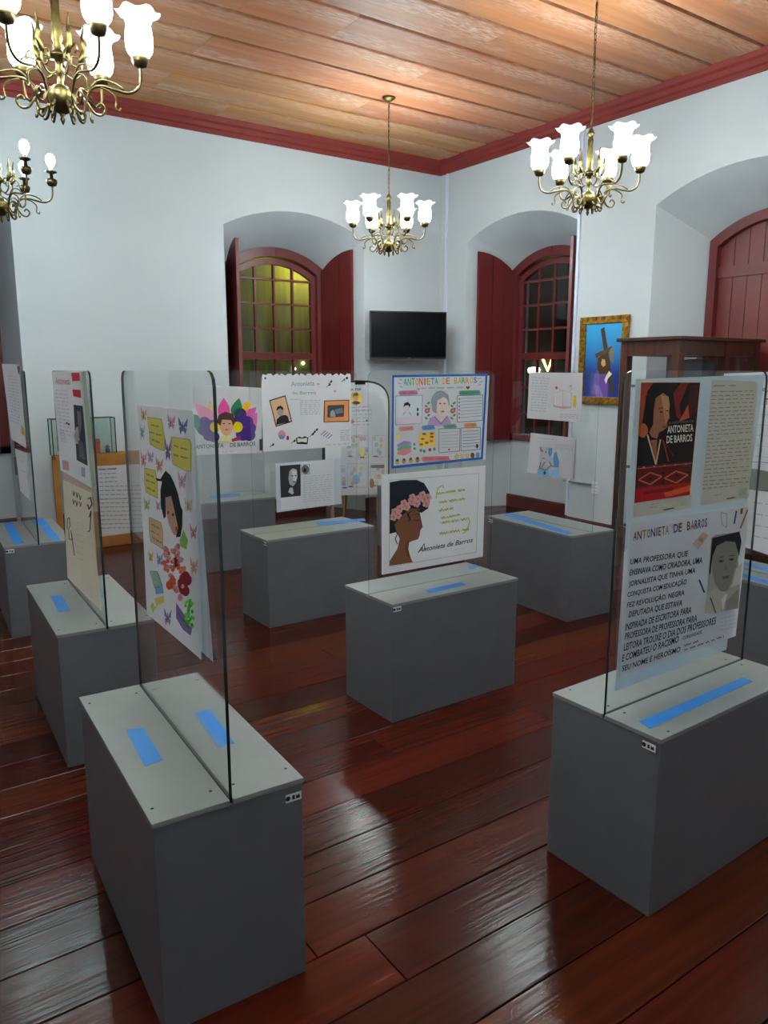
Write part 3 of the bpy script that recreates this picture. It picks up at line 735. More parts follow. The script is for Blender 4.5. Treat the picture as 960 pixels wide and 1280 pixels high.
# --- blue-bordered colouring poster (upper, panel D)
s = on('D', [C1(95, 92), C1(660, 83), C1(632, 585), C1(92, 640)], 'colouring_poster', 'white colouring poster with thick blue border and rainbow title')
B_ = '#1f62b4'
s.poly('border', [C1(95, 90), C1(660, 81), C1(659, 94), C1(95, 103)], B_, 2).poly('border', [C1(648, 86), C1(660, 82), C1(632, 588), C1(620, 588)], B_, 2)
s.poly('border', [C1(92, 628), C1(632, 574), C1(632, 588), C1(92, 644)], B_, 2).poly('border', [C1(95, 90), C1(106, 90), C1(104, 640), C1(90, 642)], B_, 2)
tit = 'ANTONIETA DE BARROS'; cols = ['#2fa3d6', '#58b947', '#37b0a0', '#f0b02a', '#e2572f', '#e23f4a', '#f0a330', '#3aa8d8', '#47b864', '#ee8a2a', '#e8b43a', '#d8742c', '#e5893a', '#edb03a', '#8bc34a', '#45b26a', '#f2a03a', '#e7c84a', '#5b6fc0']
for i, ch in enumerate(tit):
    if ch == ' ': continue
    x0 = 163+i*23; x1 = x0+20
    if ch == 'I': x0, x1 = x0+7, x0+13
    s.text('title', ch, C1(x0, 108-i*.3), C1(x1, 108-i*.3), C1(x1, 152-i*.9), C1(x0, 152-i*.9), cols[i % len(cols)])
s.scrib('title', C1(265, 168), C1(520, 162), 2.4, '#8d98a8', 6)
def heart(sh, part, c, r, col, lay=3):
    sh.poly(part, [(c[0], c[1]+r), (c[0]-r, c[1]-r*.1), (c[0]-r*.6, c[1]-r*.8), (c[0], c[1]-r*.3), (c[0]+r*.6, c[1]-r*.8), (c[0]+r, c[1]-r*.1)], col, lay)
heart(s, 'hearts', C1(543, 163), 2.6, '#a52430'); heart(s, 'hearts', C1(250, 172), 2.0, '#d88aa0'); heart(s, 'hearts', C1(432, 530), 1.6, '#b02838')
for a, b in ((135, 112), (130, 135), (140, 155), (606, 112), (612, 132), (604, 150)): s.line('rays', [C1(a, b), C1(a+18, b+(8 if a < 300 else -6))], .7, '#8a8f9a')
# bust of the woman in the middle
s.poly('portrait', [C1(305, 390), C1(318, 345), C1(360, 325), C1(425, 330), C1(445, 378), C1(430, 388), C1(370, 392)], '#b79cc9', 1)
s.poly('portrait', [C1(350, 335), C1(365, 300), C1(410, 305), C1(418, 332), C1(388, 372)], '#e6cfc6', 2)
s.ell('portrait', C1(380, 250), 11.2, 14.4, '#80858d', 2); s.poly('portrait', [C1(328, 230), C1(345, 200), C1(385, 186), C1(425, 205), C1(435, 260), C1(425, 290), C1(415, 240), C1(370, 240), C1(352, 318), C1(332, 300)], '#8f959c', 3)
s.ell('portrait', C1(390, 272), 8.2, 12.6, '#ead7cf', 4); s.poly('portrait', [C1(340, 200), C1(385, 186), C1(425, 205), C1(431, 240), C1(400, 218), C1(360, 240), C1(356, 300), C1(340, 260)], '#8f959c', 5)
for a, b in ((378, 258), (404, 258)): s.ell('portrait', C1(a, b), 1.4, .8, '#3b3236', 5)
s.ell('portrait', C1(393, 305), 2.4, 1.1, '#b3605f', 5); s.line('portrait', [C1(391, 262), C1(387, 285), C1(396, 288)], .5, '#a9877b', 5)
s.line('portrait', [C1(345, 335), C1(382, 378), C1(418, 335)], .8, '#6f5487', 3)
for cx, fl in ((303, '#c0616c'), (455, '#c06a4c')):
    for k in range(6): s.ell('flowers', C1(cx+(-6 if k % 2 else 8), 255+k*18), 2.3, 1.2, '#4f8f62', 1, 8, .6 if k % 2 else -.6)
    s.ell('flowers', C1(cx, 300), 3.2, 3.2, fl, 2); s.ell('flowers', C1(cx, 300), 1.4, 1.4, '#e9a9a0', 3)
# boxes with banners
for q, c in (((115, 210, 272, 382), '#8f7fa6'), ((480, 208, 632, 366), '#77738a'), ((372, 405, 497, 547), '#7b7a86'), ((503, 400, 618, 537), '#6c7a8a')):
    x0, y0, x1, y1 = q; s.frame('boxes', [C1(x0, y0+3), C1(x1, y0-1), C1(x1-2, y1-8), C1(x0, y1+3)], .7, c)
for (x0, y0, x1, y1), c in (((140, 182, 240, 208), '#c47fa0'), ((497, 182, 612, 208), '#4d9a72'), ((140, 395, 215, 420), '#d98d90'), ((277, 388, 342, 414), '#6390c8'), ((405, 382, 470, 405), '#6aa893'), ((527, 375, 590, 400), '#d98a52'), ((277, 572, 430, 600), '#d77a86')):
    s.poly('banners', [C1(x0, y0), C1(x1, y0-3), C1(x1+8, y1-8), C1(x1, y1-3), C1(x0, y1+2), C1(x0-8, y0+10)], c, 3)
    s.scrib('banners', C1(x0+8, (y0+y1)/2+1), C1(x1-8, (y0+y1)/2-2), 1.6, '#5a3a4a', 2, 4)
s.poly('sketch', [C1(120, 340), C1(270, 330), C1(270, 376), C1(118, 382)], '#ded0df', 1); s.poly('sketch', [C1(118, 215), C1(270, 210), C1(270, 330), C1(120, 340)], '#d3dce6', 1)
s.ell('sketch', C1(182, 290), 3.6, 6, '#e3d6d0', 3); s.poly('sketch', [C1(160, 282), C1(166, 256), C1(186, 248), C1(202, 262), C1(200, 284), C1(190, 268), C1(172, 270)], '#2a2a32', 4); s.line('sketch', [C1(160, 330), C1(165, 312), C1(200, 312), C1(208, 330)], .6, '#77727d')
for k in range(2): s.ell('sketch', C1(246, 293+k*28), 1.2, 2.4, '#3c3c4c', 3)
for k in range(7): s.line('ruled_lines', [C1(500, 228+k*19), C1(626, 222+k*18)], .45, '#8f93a8')
for k in range(6): s.ell('ruled_lines', C1(492, 230+k*22), .9, 1.1, '#a03040', 3, 8)
for k in range(6): s.line('ruled_lines', [C1(384, 430+k*18), C1(488, 424+k*18)], .4, '#a5a3b2'); s.line('ruled_lines', [C1(512, 424+k*18), C1(610, 418+k*18)], .5, '#5d7486')
s.ell('ruled_lines', C1(598, 510), 1.6, 2.8, '#39414a', 3)
for k, c in enumerate(('#a887c4', '#6fb08a', '#e08a8a')):
    yy = 495+k*22; s.poly('books', [C1(125, yy+6), C1(165, yy-16), C1(208, yy-10), C1(208, yy+6), C1(165, yy+26), C1(125, yy+20)], c, 2+k)
s.ell('books', C1(130, 453), 2.4, 2.6, '#e8c53a', 2); s.ell('books', C1(226, 500), 1.4, 2, '#7d86a0', 2); s.ell('books', C1(228, 525), 1.4, 1.6, '#6a8c6f', 2)
s.poly('map_picture', [C1(252, 432), C1(350, 425), C1(352, 508), C1(253, 516)], '#efc858', 1)
for a, b, c in ((285, 438, '#4b5b76'), (330, 436, '#b8384a'), (275, 468, '#c86a35'), (300, 490, '#70473f'), (330, 455, '#b8384a'), (328, 480, '#d2574c'), (268, 500, '#8d6a2d')): s.ell('map_picture', C1(a, b), 2.6, 1.5, c, 2, 8)
for a, b, c in ((265, 535, '#7f8b92'), (285, 540, '#4f8a68'), (318, 532, '#b5303f'), (345, 528, '#5a8f74')): s.ell('map_picture', C1(a, b), 1.8, 2.2, c, 2, 8)
for k, c in enumerate(('#d9c25a', '#c87f78', '#c7a565', '#a8825a')): s.ell('children', C1(125+k*40, 604-k*4), 2.6, 3.4, c, 2, 10); s.ell('children', C1(125+k*40, 594-k*4), 1.8, 1.8, '#5b4038', 3, 8)
for k, c in enumerate(('#d8a35a', '#e0c9a8', '#dcb58e', '#7a4a38', '#7a85bb')): s.ell('children', C1(478+k*31, 572-k*2.4), 2.5, 3.6, c, 2, 10)
s.done()
# backing sheet behind it
on('D', [C1(105, 98), C1(672, 92), C1(648, 590), C1(110, 636)], 'backing_sheet', 'plain white sheet behind the blue-bordered colouring poster', 'paper', off=-.0052).done()
# --- woman with a flower headband (lower, panel D), white mount
s = on('D', [C1(35, 682), C1(650, 626), C1(633, 1165), C1(38, 1272)], 'framed_drawing', 'white-framed drawing of a brown woman in profile with a pink flower headband', off=.012, thick=.006)
s.frame('inner_line', [C1(80, 712), C1(610, 672), C1(592, 1138), C1(78, 1225)], .5, '#b8b89a')
s.poly('hair', [C1(80, 725), C1(150, 712), C1(240, 710), C1(285, 730), C1(315, 780), C1(320, 830), C1(308, 880), C1(270, 905), C1(200, 890), C1(130, 960), C1(120, 1020), C1(80, 1030)], '#1e2630', 1)
s.poly('skin', [C1(108, 975), C1(150, 925), C1(200, 880), C1(255, 880), C1(262, 920), C1(268, 950), C1(276, 988), C1(262, 1008), C1(258, 1040), C1(248, 1062), C1(215, 1072), C1(196, 1080), C1(190, 1120), C1(205, 1175), C1(218, 1198), C1(78, 1220), C1(80, 1190), C1(125, 1120), C1(140, 1060), C1(118, 1010)], '#7d4f38', 2)
s.poly('skin', [C1(195, 1080), C1(188, 1060), C1(170, 1100), C1(180, 1160), C1(205, 1175), C1(190, 1120)], '#653e2c', 3)
s.line('features', [C1(222, 948), C1(245, 952), C1(258, 944)], .9, '#2c1c1a', 4).line('features', [C1(220, 918), C1(245, 912), C1(260, 920)], .7, '#2c1c1a', 4)
s.poly('features', [C1(243, 1018), C1(258, 1022), C1(256, 1040), C1(240, 1045), C1(236, 1030)], '#9c4350', 4)
s.line('features', [C1(256, 990), C1(264, 1000), C1(254, 1006)], .6, '#4c2c22', 4)
for c in ([(190, 960), (200, 935), (190, 910), (205, 895)], [(240, 885), (258, 900), (272, 895)], [(110, 1000), (125, 1030), (112, 1060), (125, 1090)], [(205, 950), (190, 930), (182, 900)]): s.line('curls', [C1(*q) for q in c], 1.1, '#14161c', 5)
for x, y in ((103, 930), (140, 880), (110, 900), (165, 850), (180, 870), (208, 838), (215, 815), (248, 822), (285, 825), (305, 815), (295, 850), (128, 920), (240, 850), (275, 800)):
    for k in range(5):
        a = 2*PI*k/5; s.ell('flower_band', (C1(x, y)[0]+2.6*math.cos(a), C1(x, y)[1]+2.9*math.sin(a)), 2.3, 2.3, '#dc9aa0' if k % 2 else '#e3abae', 4, 10)
    s.ell('flower_band', C1(x, y), 1.4, 1.4, '#c5842f', 5, 8)
for (x0, y0, x1, y1, st) in ((360, 800, 525, 775, 'Educação é'), (372, 852, 532, 828, 'ensinar os'), (372, 900, 455, 886, 'outros'), (385, 945, 500, 922, 'a pensar'), (385, 972, 545, 948, 'e liberta'), (372, 1036, 548, 1010, 'ensinando')):
    s.scrib('motto', C1(x0, y0-8), C1(x1, y1-8), 4.6, '#b8b634', 3, 3); s.scrib('motto', C1(x0+3, y0-6), C1(x1, y1-7), 3.6, '#c6c24c', 5, 3)
s.line('motto', [C1(355, 820), C1(365, 760), C1(395, 740), C1(400, 760)], 1.2, '#c9c660').line('motto', [C1(545, 930), C1(555, 960), C1(535, 1010), C1(512, 1030)], 1.3, '#c9c660')
s.tline('signature', 'Antonieta de Barros', C1(250, 1140), C1(568, 1080), 6.4, '#2c2d35', 3, 2)
s.line('signature', [C1(248, 1142), C1(285, 1088), C1(290, 1130)], .8, '#2c2d35')
s.done()
# --- scalloped white poster (upper, panel E)
C2 = crop(300, 450, 5.333)
top = []
for i in range(27):
    x = 152+i*22; top += [C2(x, 104 if i % 2 else 92), C2(x+11, 90 if i % 3 else 100)]
s = on('E', [C2(150, 98), C2(740, 95), C2(742, 572), C2(155, 612)], 'scalloped_poster', 'white poster with scalloped cut-paper top edge and two framed photos', outline=top+[C2(738, 110), C2(742, 572), C2(155, 612), C2(142, 170), C2(146, 110)])
s.poly('left_photo', [C2(194, 268), C2(302, 235), C2(348, 412), C2(238, 446)], '#2a2522', 1).poly('left_photo', [C2(202, 274), C2(298, 244), C2(340, 406), C2(242, 438)], '#dfae8c', 2)
s.poly('left_photo', [C2(240, 432), C2(245, 395), C2(270, 372), C2(300, 365), C2(318, 375), C2(328, 412)], '#22252a', 3); s.ell('left_photo', C2(268, 338), 4.2, 6.2, '#a69a92', 4); s.poly('left_photo', [C2(240, 335), C2(248, 312), C2(270, 304), C2(288, 320), C2(284, 336), C2(266, 322), C2(250, 332)], '#1a1b1e', 5)
s.poly('right_photo', [C2(560, 270), C2(728, 264), C2(728, 412), C2(556, 416)], '#5a3a2a', 1).poly('right_photo', [C2(567, 276), C2(722, 270), C2(722, 405), C2(563, 410)], '#e3935a', 2).poly('right_photo', [C2(583, 302), C2(694, 298), C2(692, 378), C2(582, 384)], '#3d4148', 3)
s.poly('right_photo', [C2(600, 378), C2(602, 345), C2(620, 330), C2(632, 350), C2(636, 378)], '#9aa0a6', 4).poly('right_photo', [C2(630, 330), C2(680, 318), C2(686, 350), C2(640, 360)], '#6d7780', 4)
s.tline('title', 'Antonieta', C2(340, 176), C2(495, 170), 6, '#aab0c2', 3).tline('subtitle#0', 'de Barros', C2(345, 232), C2(505, 228), 4.4, '#b3b8b4', 3)
for k in range(8): s.scrib('handwriting', C2(400, 272+k*13), C2(535, 268+k*13), 1.3, '#a99ab4', 5)
s.line('handwriting', [C2(330, 262), C2(400, 262)], .4, '#9aa0ae')
for x, y in ((600, 150), (590, 170), (478, 500), (490, 485), (505, 470), (212, 570), (690, 135), (355, 545)): s.line('sprigs', [C2(x-14, y+12), C2(x+8, y-10)], .7, '#33363c'); s.ell('sprigs', C2(x+8, y-6), 1.2, 1.9, '#33363c', 2, 8, .5)
s.ell('doodles', C2(278, 498), 4.6, 5.6, '#d98fa6', 1); s.poly('doodles', [C2(256, 500), C2(302, 505), C2(290, 528), C2(266, 528)], '#7f8fc4', 2); s.ell('doodles', C2(318, 520), 1.8, 3, '#a03540', 2, 8)
s.poly('doodles', [C2(372, 520), C2(395, 510), C2(412, 518), C2(430, 508), C2(456, 516), C2(450, 562), C2(378, 560)], '#1d1d20', 1).poly('doodles', [C2(380, 520), C2(410, 524), C2(448, 518), C2(445, 550), C2(412, 545), C2(384, 550)], '#e5e2d8', 2)
for k, c in enumerate(('#c04a5a', '#4a7fc0', '#b05a90', '#3a6ab0')): s.line('doodles', [C2(538+k*16, 500+k*8), C2(572+k*14, 470+k*9)], .9, c)
heart(s, 'doodles', C2(520, 160), 1.6, '#e08a9a'); heart(s, 'doodles', C2(632, 208), 1.6, '#e08a9a')
s.ell('corner_flowers', C2(168, 120), 3.2, 4, '#f4f4f6', 2); s.ell('corner_flowers', C2(168, 122), 1.2, 1.3, '#2b2b30', 3); s.ell('corner_flowers', C2(710, 120), 3, 3.4, '#f4f4f6', 2); s.ell('corner_flowers', C2(712, 120), 1.5, 1.6, '#1b1b20', 3)
for k in range(6): s.scrib('handwriting', C2(668, 470+k*13), C2(730, 466+k*13), 1.2, '#8c97a8', 2)
s.scrib('handwriting', C2(570, 566), C2(728, 556), 1.2, '#9aa4b0', 4)
s.done()
# --- portrait page (lower, panel E)
s = on('E', [C2(270, 695), C2(625, 664), C2(630, 965), C2(272, 1000)], 'portrait_page', 'white page with a black and white photo portrait at its side', off=.0075)
s.poly('photo', [C2(265, 705), C2(403, 695), C2(405, 905), C2(272, 918)], '#2f3034', 1)
s.poly('photo', [C2(330, 740), C2(350, 722), C2(378, 730), C2(382, 775), C2(372, 820), C2(352, 842), C2(330, 828), C2(322, 790)], '#a9a9ad', 2).poly('photo', [C2(345, 735), C2(378, 740), C2(380, 790), C2(368, 818), C2(352, 800)], '#d0d0d2', 3)
s.poly('photo', [C2(320, 880), C2(332, 852), C2(350, 850), C2(358, 890), C2(345, 896)], '#c6c6ca', 3); s.ell('photo', C2(348, 772), 1.4, .7, '#2a2a2e', 4); s.ell('photo', C2(370, 770), 1.2, .7, '#2a2a2e', 4); s.ell('photo', C2(360, 812), 2, .8, '#5a5054', 4)
s.ell('stamp', C2(435, 730), 4.8, 5.8, '#6e6f76', 1); s.ell('stamp', C2(432, 735), 2, 2.6, '#1f2024', 2); s.frame('stamp', [C2(408, 700), C2(462, 695), C2(462, 758), C2(410, 764)], .7, '#9a9ba2', 1)
for k in range(12): s.scrib('writing', C2(420, 780+k*15), C2(610, 764+k*15), 1.1, '#bcbcc4', 6)
s.done()
on('E', [C2(236, 690), C2(665, 656), C2(678, 958), C2(245, 1016)], 'backing_sheet', 'pale sheet showing round the portrait page', 'paper', paper=M_PAPERBLUE).done()
# --- lotus poster (panel F)
C3 = crop(240, 320, 4.0)
s = on('F', [(240, 480), (328, 485), (327, 566), (240, 569)], 'lotus_poster', 'white poster with a bright paper lotus round a drawn face')
def petal(b, t, wd, col, lay):
    dx, dy = t[0]-b[0], t[1]-b[1]; L = math.hypot(dx, dy); nx, ny = -dy/L*wd, dx/L*wd
    ws = [.55, .85, 1.0, .98, .85, .62, .34, 0]; ks = [i/7 for i in range(8)]
    s.poly('lotus', [(b[0]+dx*k+nx*w_, b[1]+dy*k+ny*w_) for k, w_ in zip(ks, ws)]+[(b[0]+dx*k-nx*w_, b[1]+dy*k-ny*w_) for k, w_ in list(zip(ks, ws))[-2::-1]], col, lay)
for b0, t, wd, col, lay in (((75, 880), (5, 790), 9, '#3f8f78', 1), ((110, 840), (15, 735), 9, '#e58ab2', 2), ((105, 800), (88, 722), 5, '#eec98a', 1), ((235, 850), (322, 755), 9, '#e560b0', 2), ((225, 800), (296, 726), 6, '#f0b41f', 2), ((270, 920), (325, 780), 7, '#e06ab0', 1), ((160, 810), (158, 708), 7.5, '#e655a8', 3), ((215, 800), (236, 710), 7, '#2c8a5b', 3)): petal(C3(*b0), C3(*t), wd, col, lay)
for x, y, r in ((62, 830, 7), (95, 850, 8), (55, 870, 7), (85, 895, 8), (110, 905, 7), (240, 790, 8), (275, 830, 8), (292, 860, 7), (255, 890, 9), (285, 895, 8), (225, 830, 7)): s.ell('lotus', C3(x, y), r, r*.95, '#4b2d86', 3+(x % 3))
s.ell('lotus', C3(115, 855), 6.6, 6.8, '#ecd21f', 7); s.ell('lotus', C3(227, 855), 6.6, 6.8, '#ecd21f', 7)
s.poly('face', [C3(125, 930), C3(150, 898), C3(190, 898), C3(212, 930)], '#e3dc9a', 8); s.ell('face', C3(172, 845), 8.6, 13.5, '#d9a98c', 9); s.poly('face', [C3(122, 830), C3(132, 795), C3(165, 778), C3(205, 790), C3(216, 830), C3(205, 850), C3(195, 820), C3(150, 818), C3(140, 850)], '#4a3328', 10)
for x in (158, 187): s.ell('face', C3(x, 838), 1.5, .8, '#3a2a24', 10, 8)
s.ell('face', C3(172, 868), 2.2, .9, '#b05a54', 10, 8); s.poly('face', [C3(195, 915), C3(240, 900), C3(245, 920), C3(200, 928)], '#b03a5a', 10)
s.tline('lettering', 'ANTONIETA', C3(18, 965), C3(158, 957), 5.2, '#555a62').tline('lettering', 'DE BARROS', C3(190, 956), C3(316, 948), 5.2, '#555a62')
s.scrib('lettering', C3(150, 980), C3(215, 974), 1, '#9aa0a8', 3)
s.done()
mb = MB(); P_ = PL['F']; a_ = P_['c']+P_['d']*.36; mb.box((-.012, -.004, 0), (.012, .004, .095), M_BLACK); o = mb.obj('binder_clip'); o.location = at_y((326.5, 563), 5.845); tag(o, 'black clip at the edge of the lotus poster', 'clip')
# --- open-book page and blue drawing (panel G)
C4 = crop(630, 440, 5.82)
s = on('G', [C4(185, 148), C4(572, 152), C4(560, 512), C4(168, 482)], 'book_drawing', 'white page with an open book drawing and a pencil', wavy=.0012)
for k in range(13): s.scrib('handwriting', C4(205-k*.8, 185+k*20), C4(328-k*2, 192+k*20), 1.4, '#8e93a2', 5)
for q in ([(368, 300), (430, 280), (430, 400), (365, 392)], [(430, 280), (492, 300), (490, 402), (430, 400)]): s.poly('book', [C4(*p) for p in q], '#d6d3d9', 2).frame('book', [C4(*p) for p in q], .6, '#9d94a2', 3)
s.poly('book', [C4(362, 385), C4(430, 402), C4(492, 396), C4(490, 408), C4(430, 412), C4(362, 398)], '#c99aa0', 3)
s.poly('pencil', [C4(505, 315), C4(528, 318), C4(524, 400), C4(514, 402), C4(504, 390)], '#d6b32c', 3); s.ell('doodles', C4(383, 260), 1.6, 1.8, '#b83a58', 3); s.ell('doodles', C4(485, 248), 1.6, 1.6, '#d8ce8a', 3); s.line('doodles', [C4(395, 262), C4(420, 285)], .6, '#a5a0b0'); s.line('doodles', [C4(480, 285), C4(500, 262)], .6, '#a5a0b0')
for k in range(3): s.scrib('handwriting', C4(410, 452+k*12), C4(545, 458+k*12), 1.3, '#9a9fb4', 5)
s.done()
s = on('G', [C4(195, 588), C4(522, 626), C4(500, 926), C4(168, 876)], 'blue_drawing', 'white page with a blue pencil drawing of a person', off=.0062, wavy=.0012)
s.poly('figure', [C4(322, 700), C4(352, 698), C4(350, 735), C4(335, 765), C4(322, 735)], '#5f9fd0', 2).poly('figure', [C4(365, 735), C4(382, 725), C4(402, 800), C4(400, 838), C4(365, 830), C4(358, 775)], '#5f8fc4', 2)
s.poly('figure', [C4(250, 850), C4(290, 858), C4(320, 850), C4(330, 905), C4(300, 912), C4(245, 892)], '#7fb4dc', 2).poly('figure', [C4(345, 860), C4(400, 845), C4(398, 912), C4(345, 915)], '#8cbbe0', 2)
for l_ in ([(265, 690), (272, 722), (285, 720)], [(280, 775), (300, 772)], [(270, 800), (260, 840), (298, 862), (345, 825), (330, 795)], [(300, 800), (275, 840)], [(310, 720), (302, 735)], [(345, 830), (400, 838)]): s.line('figure', [C4(*p) for p in l_], .9, '#3f5f8a', 3)
s.ell('figure', C4(298, 880), 1.5, 2.2, '#3a4a6a', 3)
s.scrib('writing', C4(245, 625), C4(400, 640), 1, '#b5b8c6', 6)
for k in range(4): s.scrib('writing', C4(370, 672+k*11), C4(505, 685+k*11), .9, '#c0c3cf', 6)
s.done()
on('G', [C4(270, 600), C4(528, 632), C4(518, 930), C4(262, 890)], 'backing_sheet', 'lavender-grey sheet behind the blue pencil drawing', 'paper', off=.0050, paper=papery('paper_lavender', '#b9bccb', '#b0b3c4')).done()
# --- panel H: film poster, text page, hand-lettered poster and the sheet on the far side
C5 = crop(770, 400, 4.92); C6 = crop(750, 620, 4.571)
on('H', [(795, 474), (956, 468), (908, 812), (769, 864)], 'backing_sheet', 'large pale bluish sheet on the far side of the film poster glass', 'paper', off=-.0052, paper=M_PAPERBLUE).done()
s = on('H', [C5(150, 373), C5(520, 383), C5(460, 1157), C5(105, 1218)], 'film_poster', 'red and black film poster with a portrait in profile', paper=M_PAPERCREAM)
PT = lambda u, v: (C5(150, 373)[0]*(1-u)*(1-v)+C5(520, 383)[0]*u*(1-v)+C5(460, 1157)[0]*u*v+C5(105, 1218)[0]*(1-u)*v, C5(150, 373)[1]*(1-u)*(1-v)+C5(520, 383)[1]*u*(1-v)+C5(460, 1157)[1]*u*v+C5(105, 1218)[1]*(1-u)*v)
def pp(part, pts, col, lay): s.poly(part, [C5(*p) for p in pts], col, lay)
pp('artwork', [(155, 385), (517, 385), (452, 1075), (112, 1125)], '#1c0d0c', 1)
pp('artwork', [(155, 385), (230, 385), (190, 440), (170, 560), (150, 700), (140, 720)], '#a03a26', 2)
pp('artwork', [(350, 450), (400, 385), (445, 385), (390, 520), (400, 610), (370, 600)], '#7c1c1a', 2); pp('artwork', [(455, 400), (505, 395), (495, 560), (470, 600), (440, 560)], '#451312', 2); pp('artwork', [(420, 560), (440, 520), (450, 600), (385, 625)], '#c2502e', 3)
s.ell('artwork', C5(165, 680), 6, 9, '#c0603a', 2)
pp('portrait', [(175, 560), (180, 470), (215, 415), (270, 395), (320, 420), (335, 470), (330, 500), (290, 450), (240, 470), (235, 560), (240, 620), (215, 660), (190, 640)], '#0f0908', 3)
pp('portrait', [(228, 560), (240, 480), (285, 448), (318, 470), (326, 520), (320, 560), (328, 600), (312, 625), (310, 660), (285, 680), (262, 690), (250, 730), (215, 720), (200, 690), (225, 640)], '#a2694a', 4)
pp('portrait', [(270, 460), (318, 472), (326, 520), (318, 600), (300, 640), (290, 560)], '#c98e66', 5)
s.ell('portrait', C5(272, 565), 2.2, .9, '#20100c', 6, 8); s.ell('portrait', C5(310, 558), 1.7, .8, '#20100c', 6, 8); s.ell('portrait', C5(290, 658), 2.7, 1.1, '#7a3a30', 6, 8); s.line('portrait', [C5(255, 545), C5(285, 540)], .7, '#20100c', 6); s.line('portrait', [C5(297, 545), C5(306, 610), C5(290, 618)], .6, '#7c4a34', 6)
pp('portrait', [(135, 890), (140, 780), (185, 700), (225, 770), (240, 850), (242, 895)], '#141416', 4); pp('portrait', [(242, 895), (250, 800), (262, 735), (300, 770), (345, 870), (340, 885)], '#1b1414', 4); pp('portrait', [(205, 740), (250, 735), (242, 870)], '#a2694a', 4)
s.line('portrait', [C5(188, 705), C5(240, 888), C5(268, 735)], 1.8, '#d9b58a', 6); s.line('portrait', [C5(285, 740), C5(318, 870)], 1.4, '#a03a22', 6); s.line('portrait', [C5(300, 760), C5(350, 840)], 1.0, '#6f2a1a', 6)
pp('pattern_band', [(128, 900), (460, 868), (452, 1000), (118, 1040)], '#5d1816', 5)
for x in (205, 365): s.frame('pattern_band', [C5(x-72, 982-(x-205)*.06), C5(x, 938-(x-205)*.06), C5(x+72, 962-(x-205)*.06), C5(x, 1010-(x-205)*.06)], 1.7, '#d85f35', 6)
for k in range(5): s.ell('pattern_band', C5(165+k*65, 905-k*5), 1.6, .8, '#b59a78', 6, 8)
for x, y in ((285, 940), (285, 1000), (205, 975), (370, 955), (440, 935)): s.ell('pattern_band', C5(x, y), 2, 1.6, '#1a0b0b', 6, 4)
s.line('pattern_band', [C5(125, 915), C5(460, 880)], 1, '#c85a35', 6); s.line('pattern_band', [C5(118, 1035), C5(452, 1000)], 1, '#8f2a20', 6)
pp('pattern_band', [(118, 1040), (452, 1000), (450, 1075), (112, 1125)], '#b3121c', 5); pp('pattern_band', [(290, 1062), (452, 1015), (450, 1050), (300, 1090)], '#d85a2a', 6); pp('pattern_band', [(160, 1055), (350, 1025), (345, 1048), (165, 1072)], '#7d1016', 6)
s.tline('title', 'A HISTÓRIA DE', C5(318, 640), C5(472, 628), 3.6, '#6e6a60', 7).tline('title', 'ANTONIETA', C5(310, 697), C5(470, 685), 9.4, '#ece6d8', 7).tline('title', 'DE BARROS', C5(305, 758), C5(463, 746), 9.4, '#ece6d8', 7)
s.scrib('credits', C5(215, 1135), C5(260, 1128), 1.1, '#5b6068', 2); s.scrib('credits', C5(205, 1155), C5(250, 1148), .9, '#8b9098', 2); s.line('credits', [C5(290, 1168), C5(355, 1156)], 1.2, '#2a2c34'); pp('credits', [(385, 1105), (432, 1098), (430, 1140), (383, 1146)], '#a9bda2', 2)
s.done()
s = on('H', [C5(590, 368), C5(872, 376), C5(815, 1090), C5(520, 1142)], 'text_page', 'cream page of dense printed lines taped beside the film poster', paper=M_PAPERCREAM)
s.scrib('heading', C5(597, 405), C5(735, 402), 2.6, '#77766a', 2)
for k in range(26):
    y = 438+k*23.6; xl = 588-k*2.3; xr = 850-k*1.6
    if k == 12: s.scrib('paragraphs', C5(xl, y+10), C5(xl+80, y+7), 1.7, '#6a655c', 2)
    else: s.scrib('paragraphs', C5(xl, y+10 if k > 3 else y+4), C5(xr if k not in (19, 22, 25) else xr-80, y-10 if k > 8 else y-2), 1.7, '#625e56', 7)
s.scrib('footer', C5(605, 1080), C5(650, 1070), 1.2, '#4c5058', 2); s.line('footer', [C5(678, 1100), C5(730, 1090)], 1.2, '#2a2c34'); s.poly('footer', [C5(755, 1040), C5(805, 1030), C5(800, 1070), C5(752, 1080)], '#a9bda2', 2)
s.done()
s = on('H', [C6(165, 205), C6(848, 60), C6(775, 800), C6(118, 1027)], 'lettered_poster', 'white hand-lettered poster with a grey portrait and coloured heading', off=.006, outline=[C6(165, 150), C6(848, 60), C6(835, 260), C6(775, 800), C6(118, 1027), C6(138, 320), C6(165, 300)])
hd = 'ANTONIETA DE BARROS'; hc = ['#3a2350', '#7a2a2a', '#b08a20', '#8a2030', '#4a2a58', '#6a2050', '#7a5a20', '#a03030', '#a08a28', '', '#283070', '#7a2438', '', '#8a3030', '#a08030', '#2a3a70', '#402858', '#283a6a', '#6a2038']
xs = [190, 212, 240, 268, 290, 318, 332, 352, 374, 396, 420, 448, 470, 496, 518, 540, 560, 579, 598, 615]
for i, ch in enumerate(hd):
    if ch != ' ': x0, x1 = (xs[i], xs[i+1]-4) if ch != 'I' else (xs[i]+3, xs[i]+8); s.text('heading_word#%d' % (0 if i < 9 else 1 if i < 12 else 2), ch, C6(x0, 205-(x0-190)*.19), C6(x1, 205-(x1-190)*.19), C6(x1-2, 255-(x1-190)*.19), C6(x0-2, 255-(x0-190)*.19), hc[i], 3)
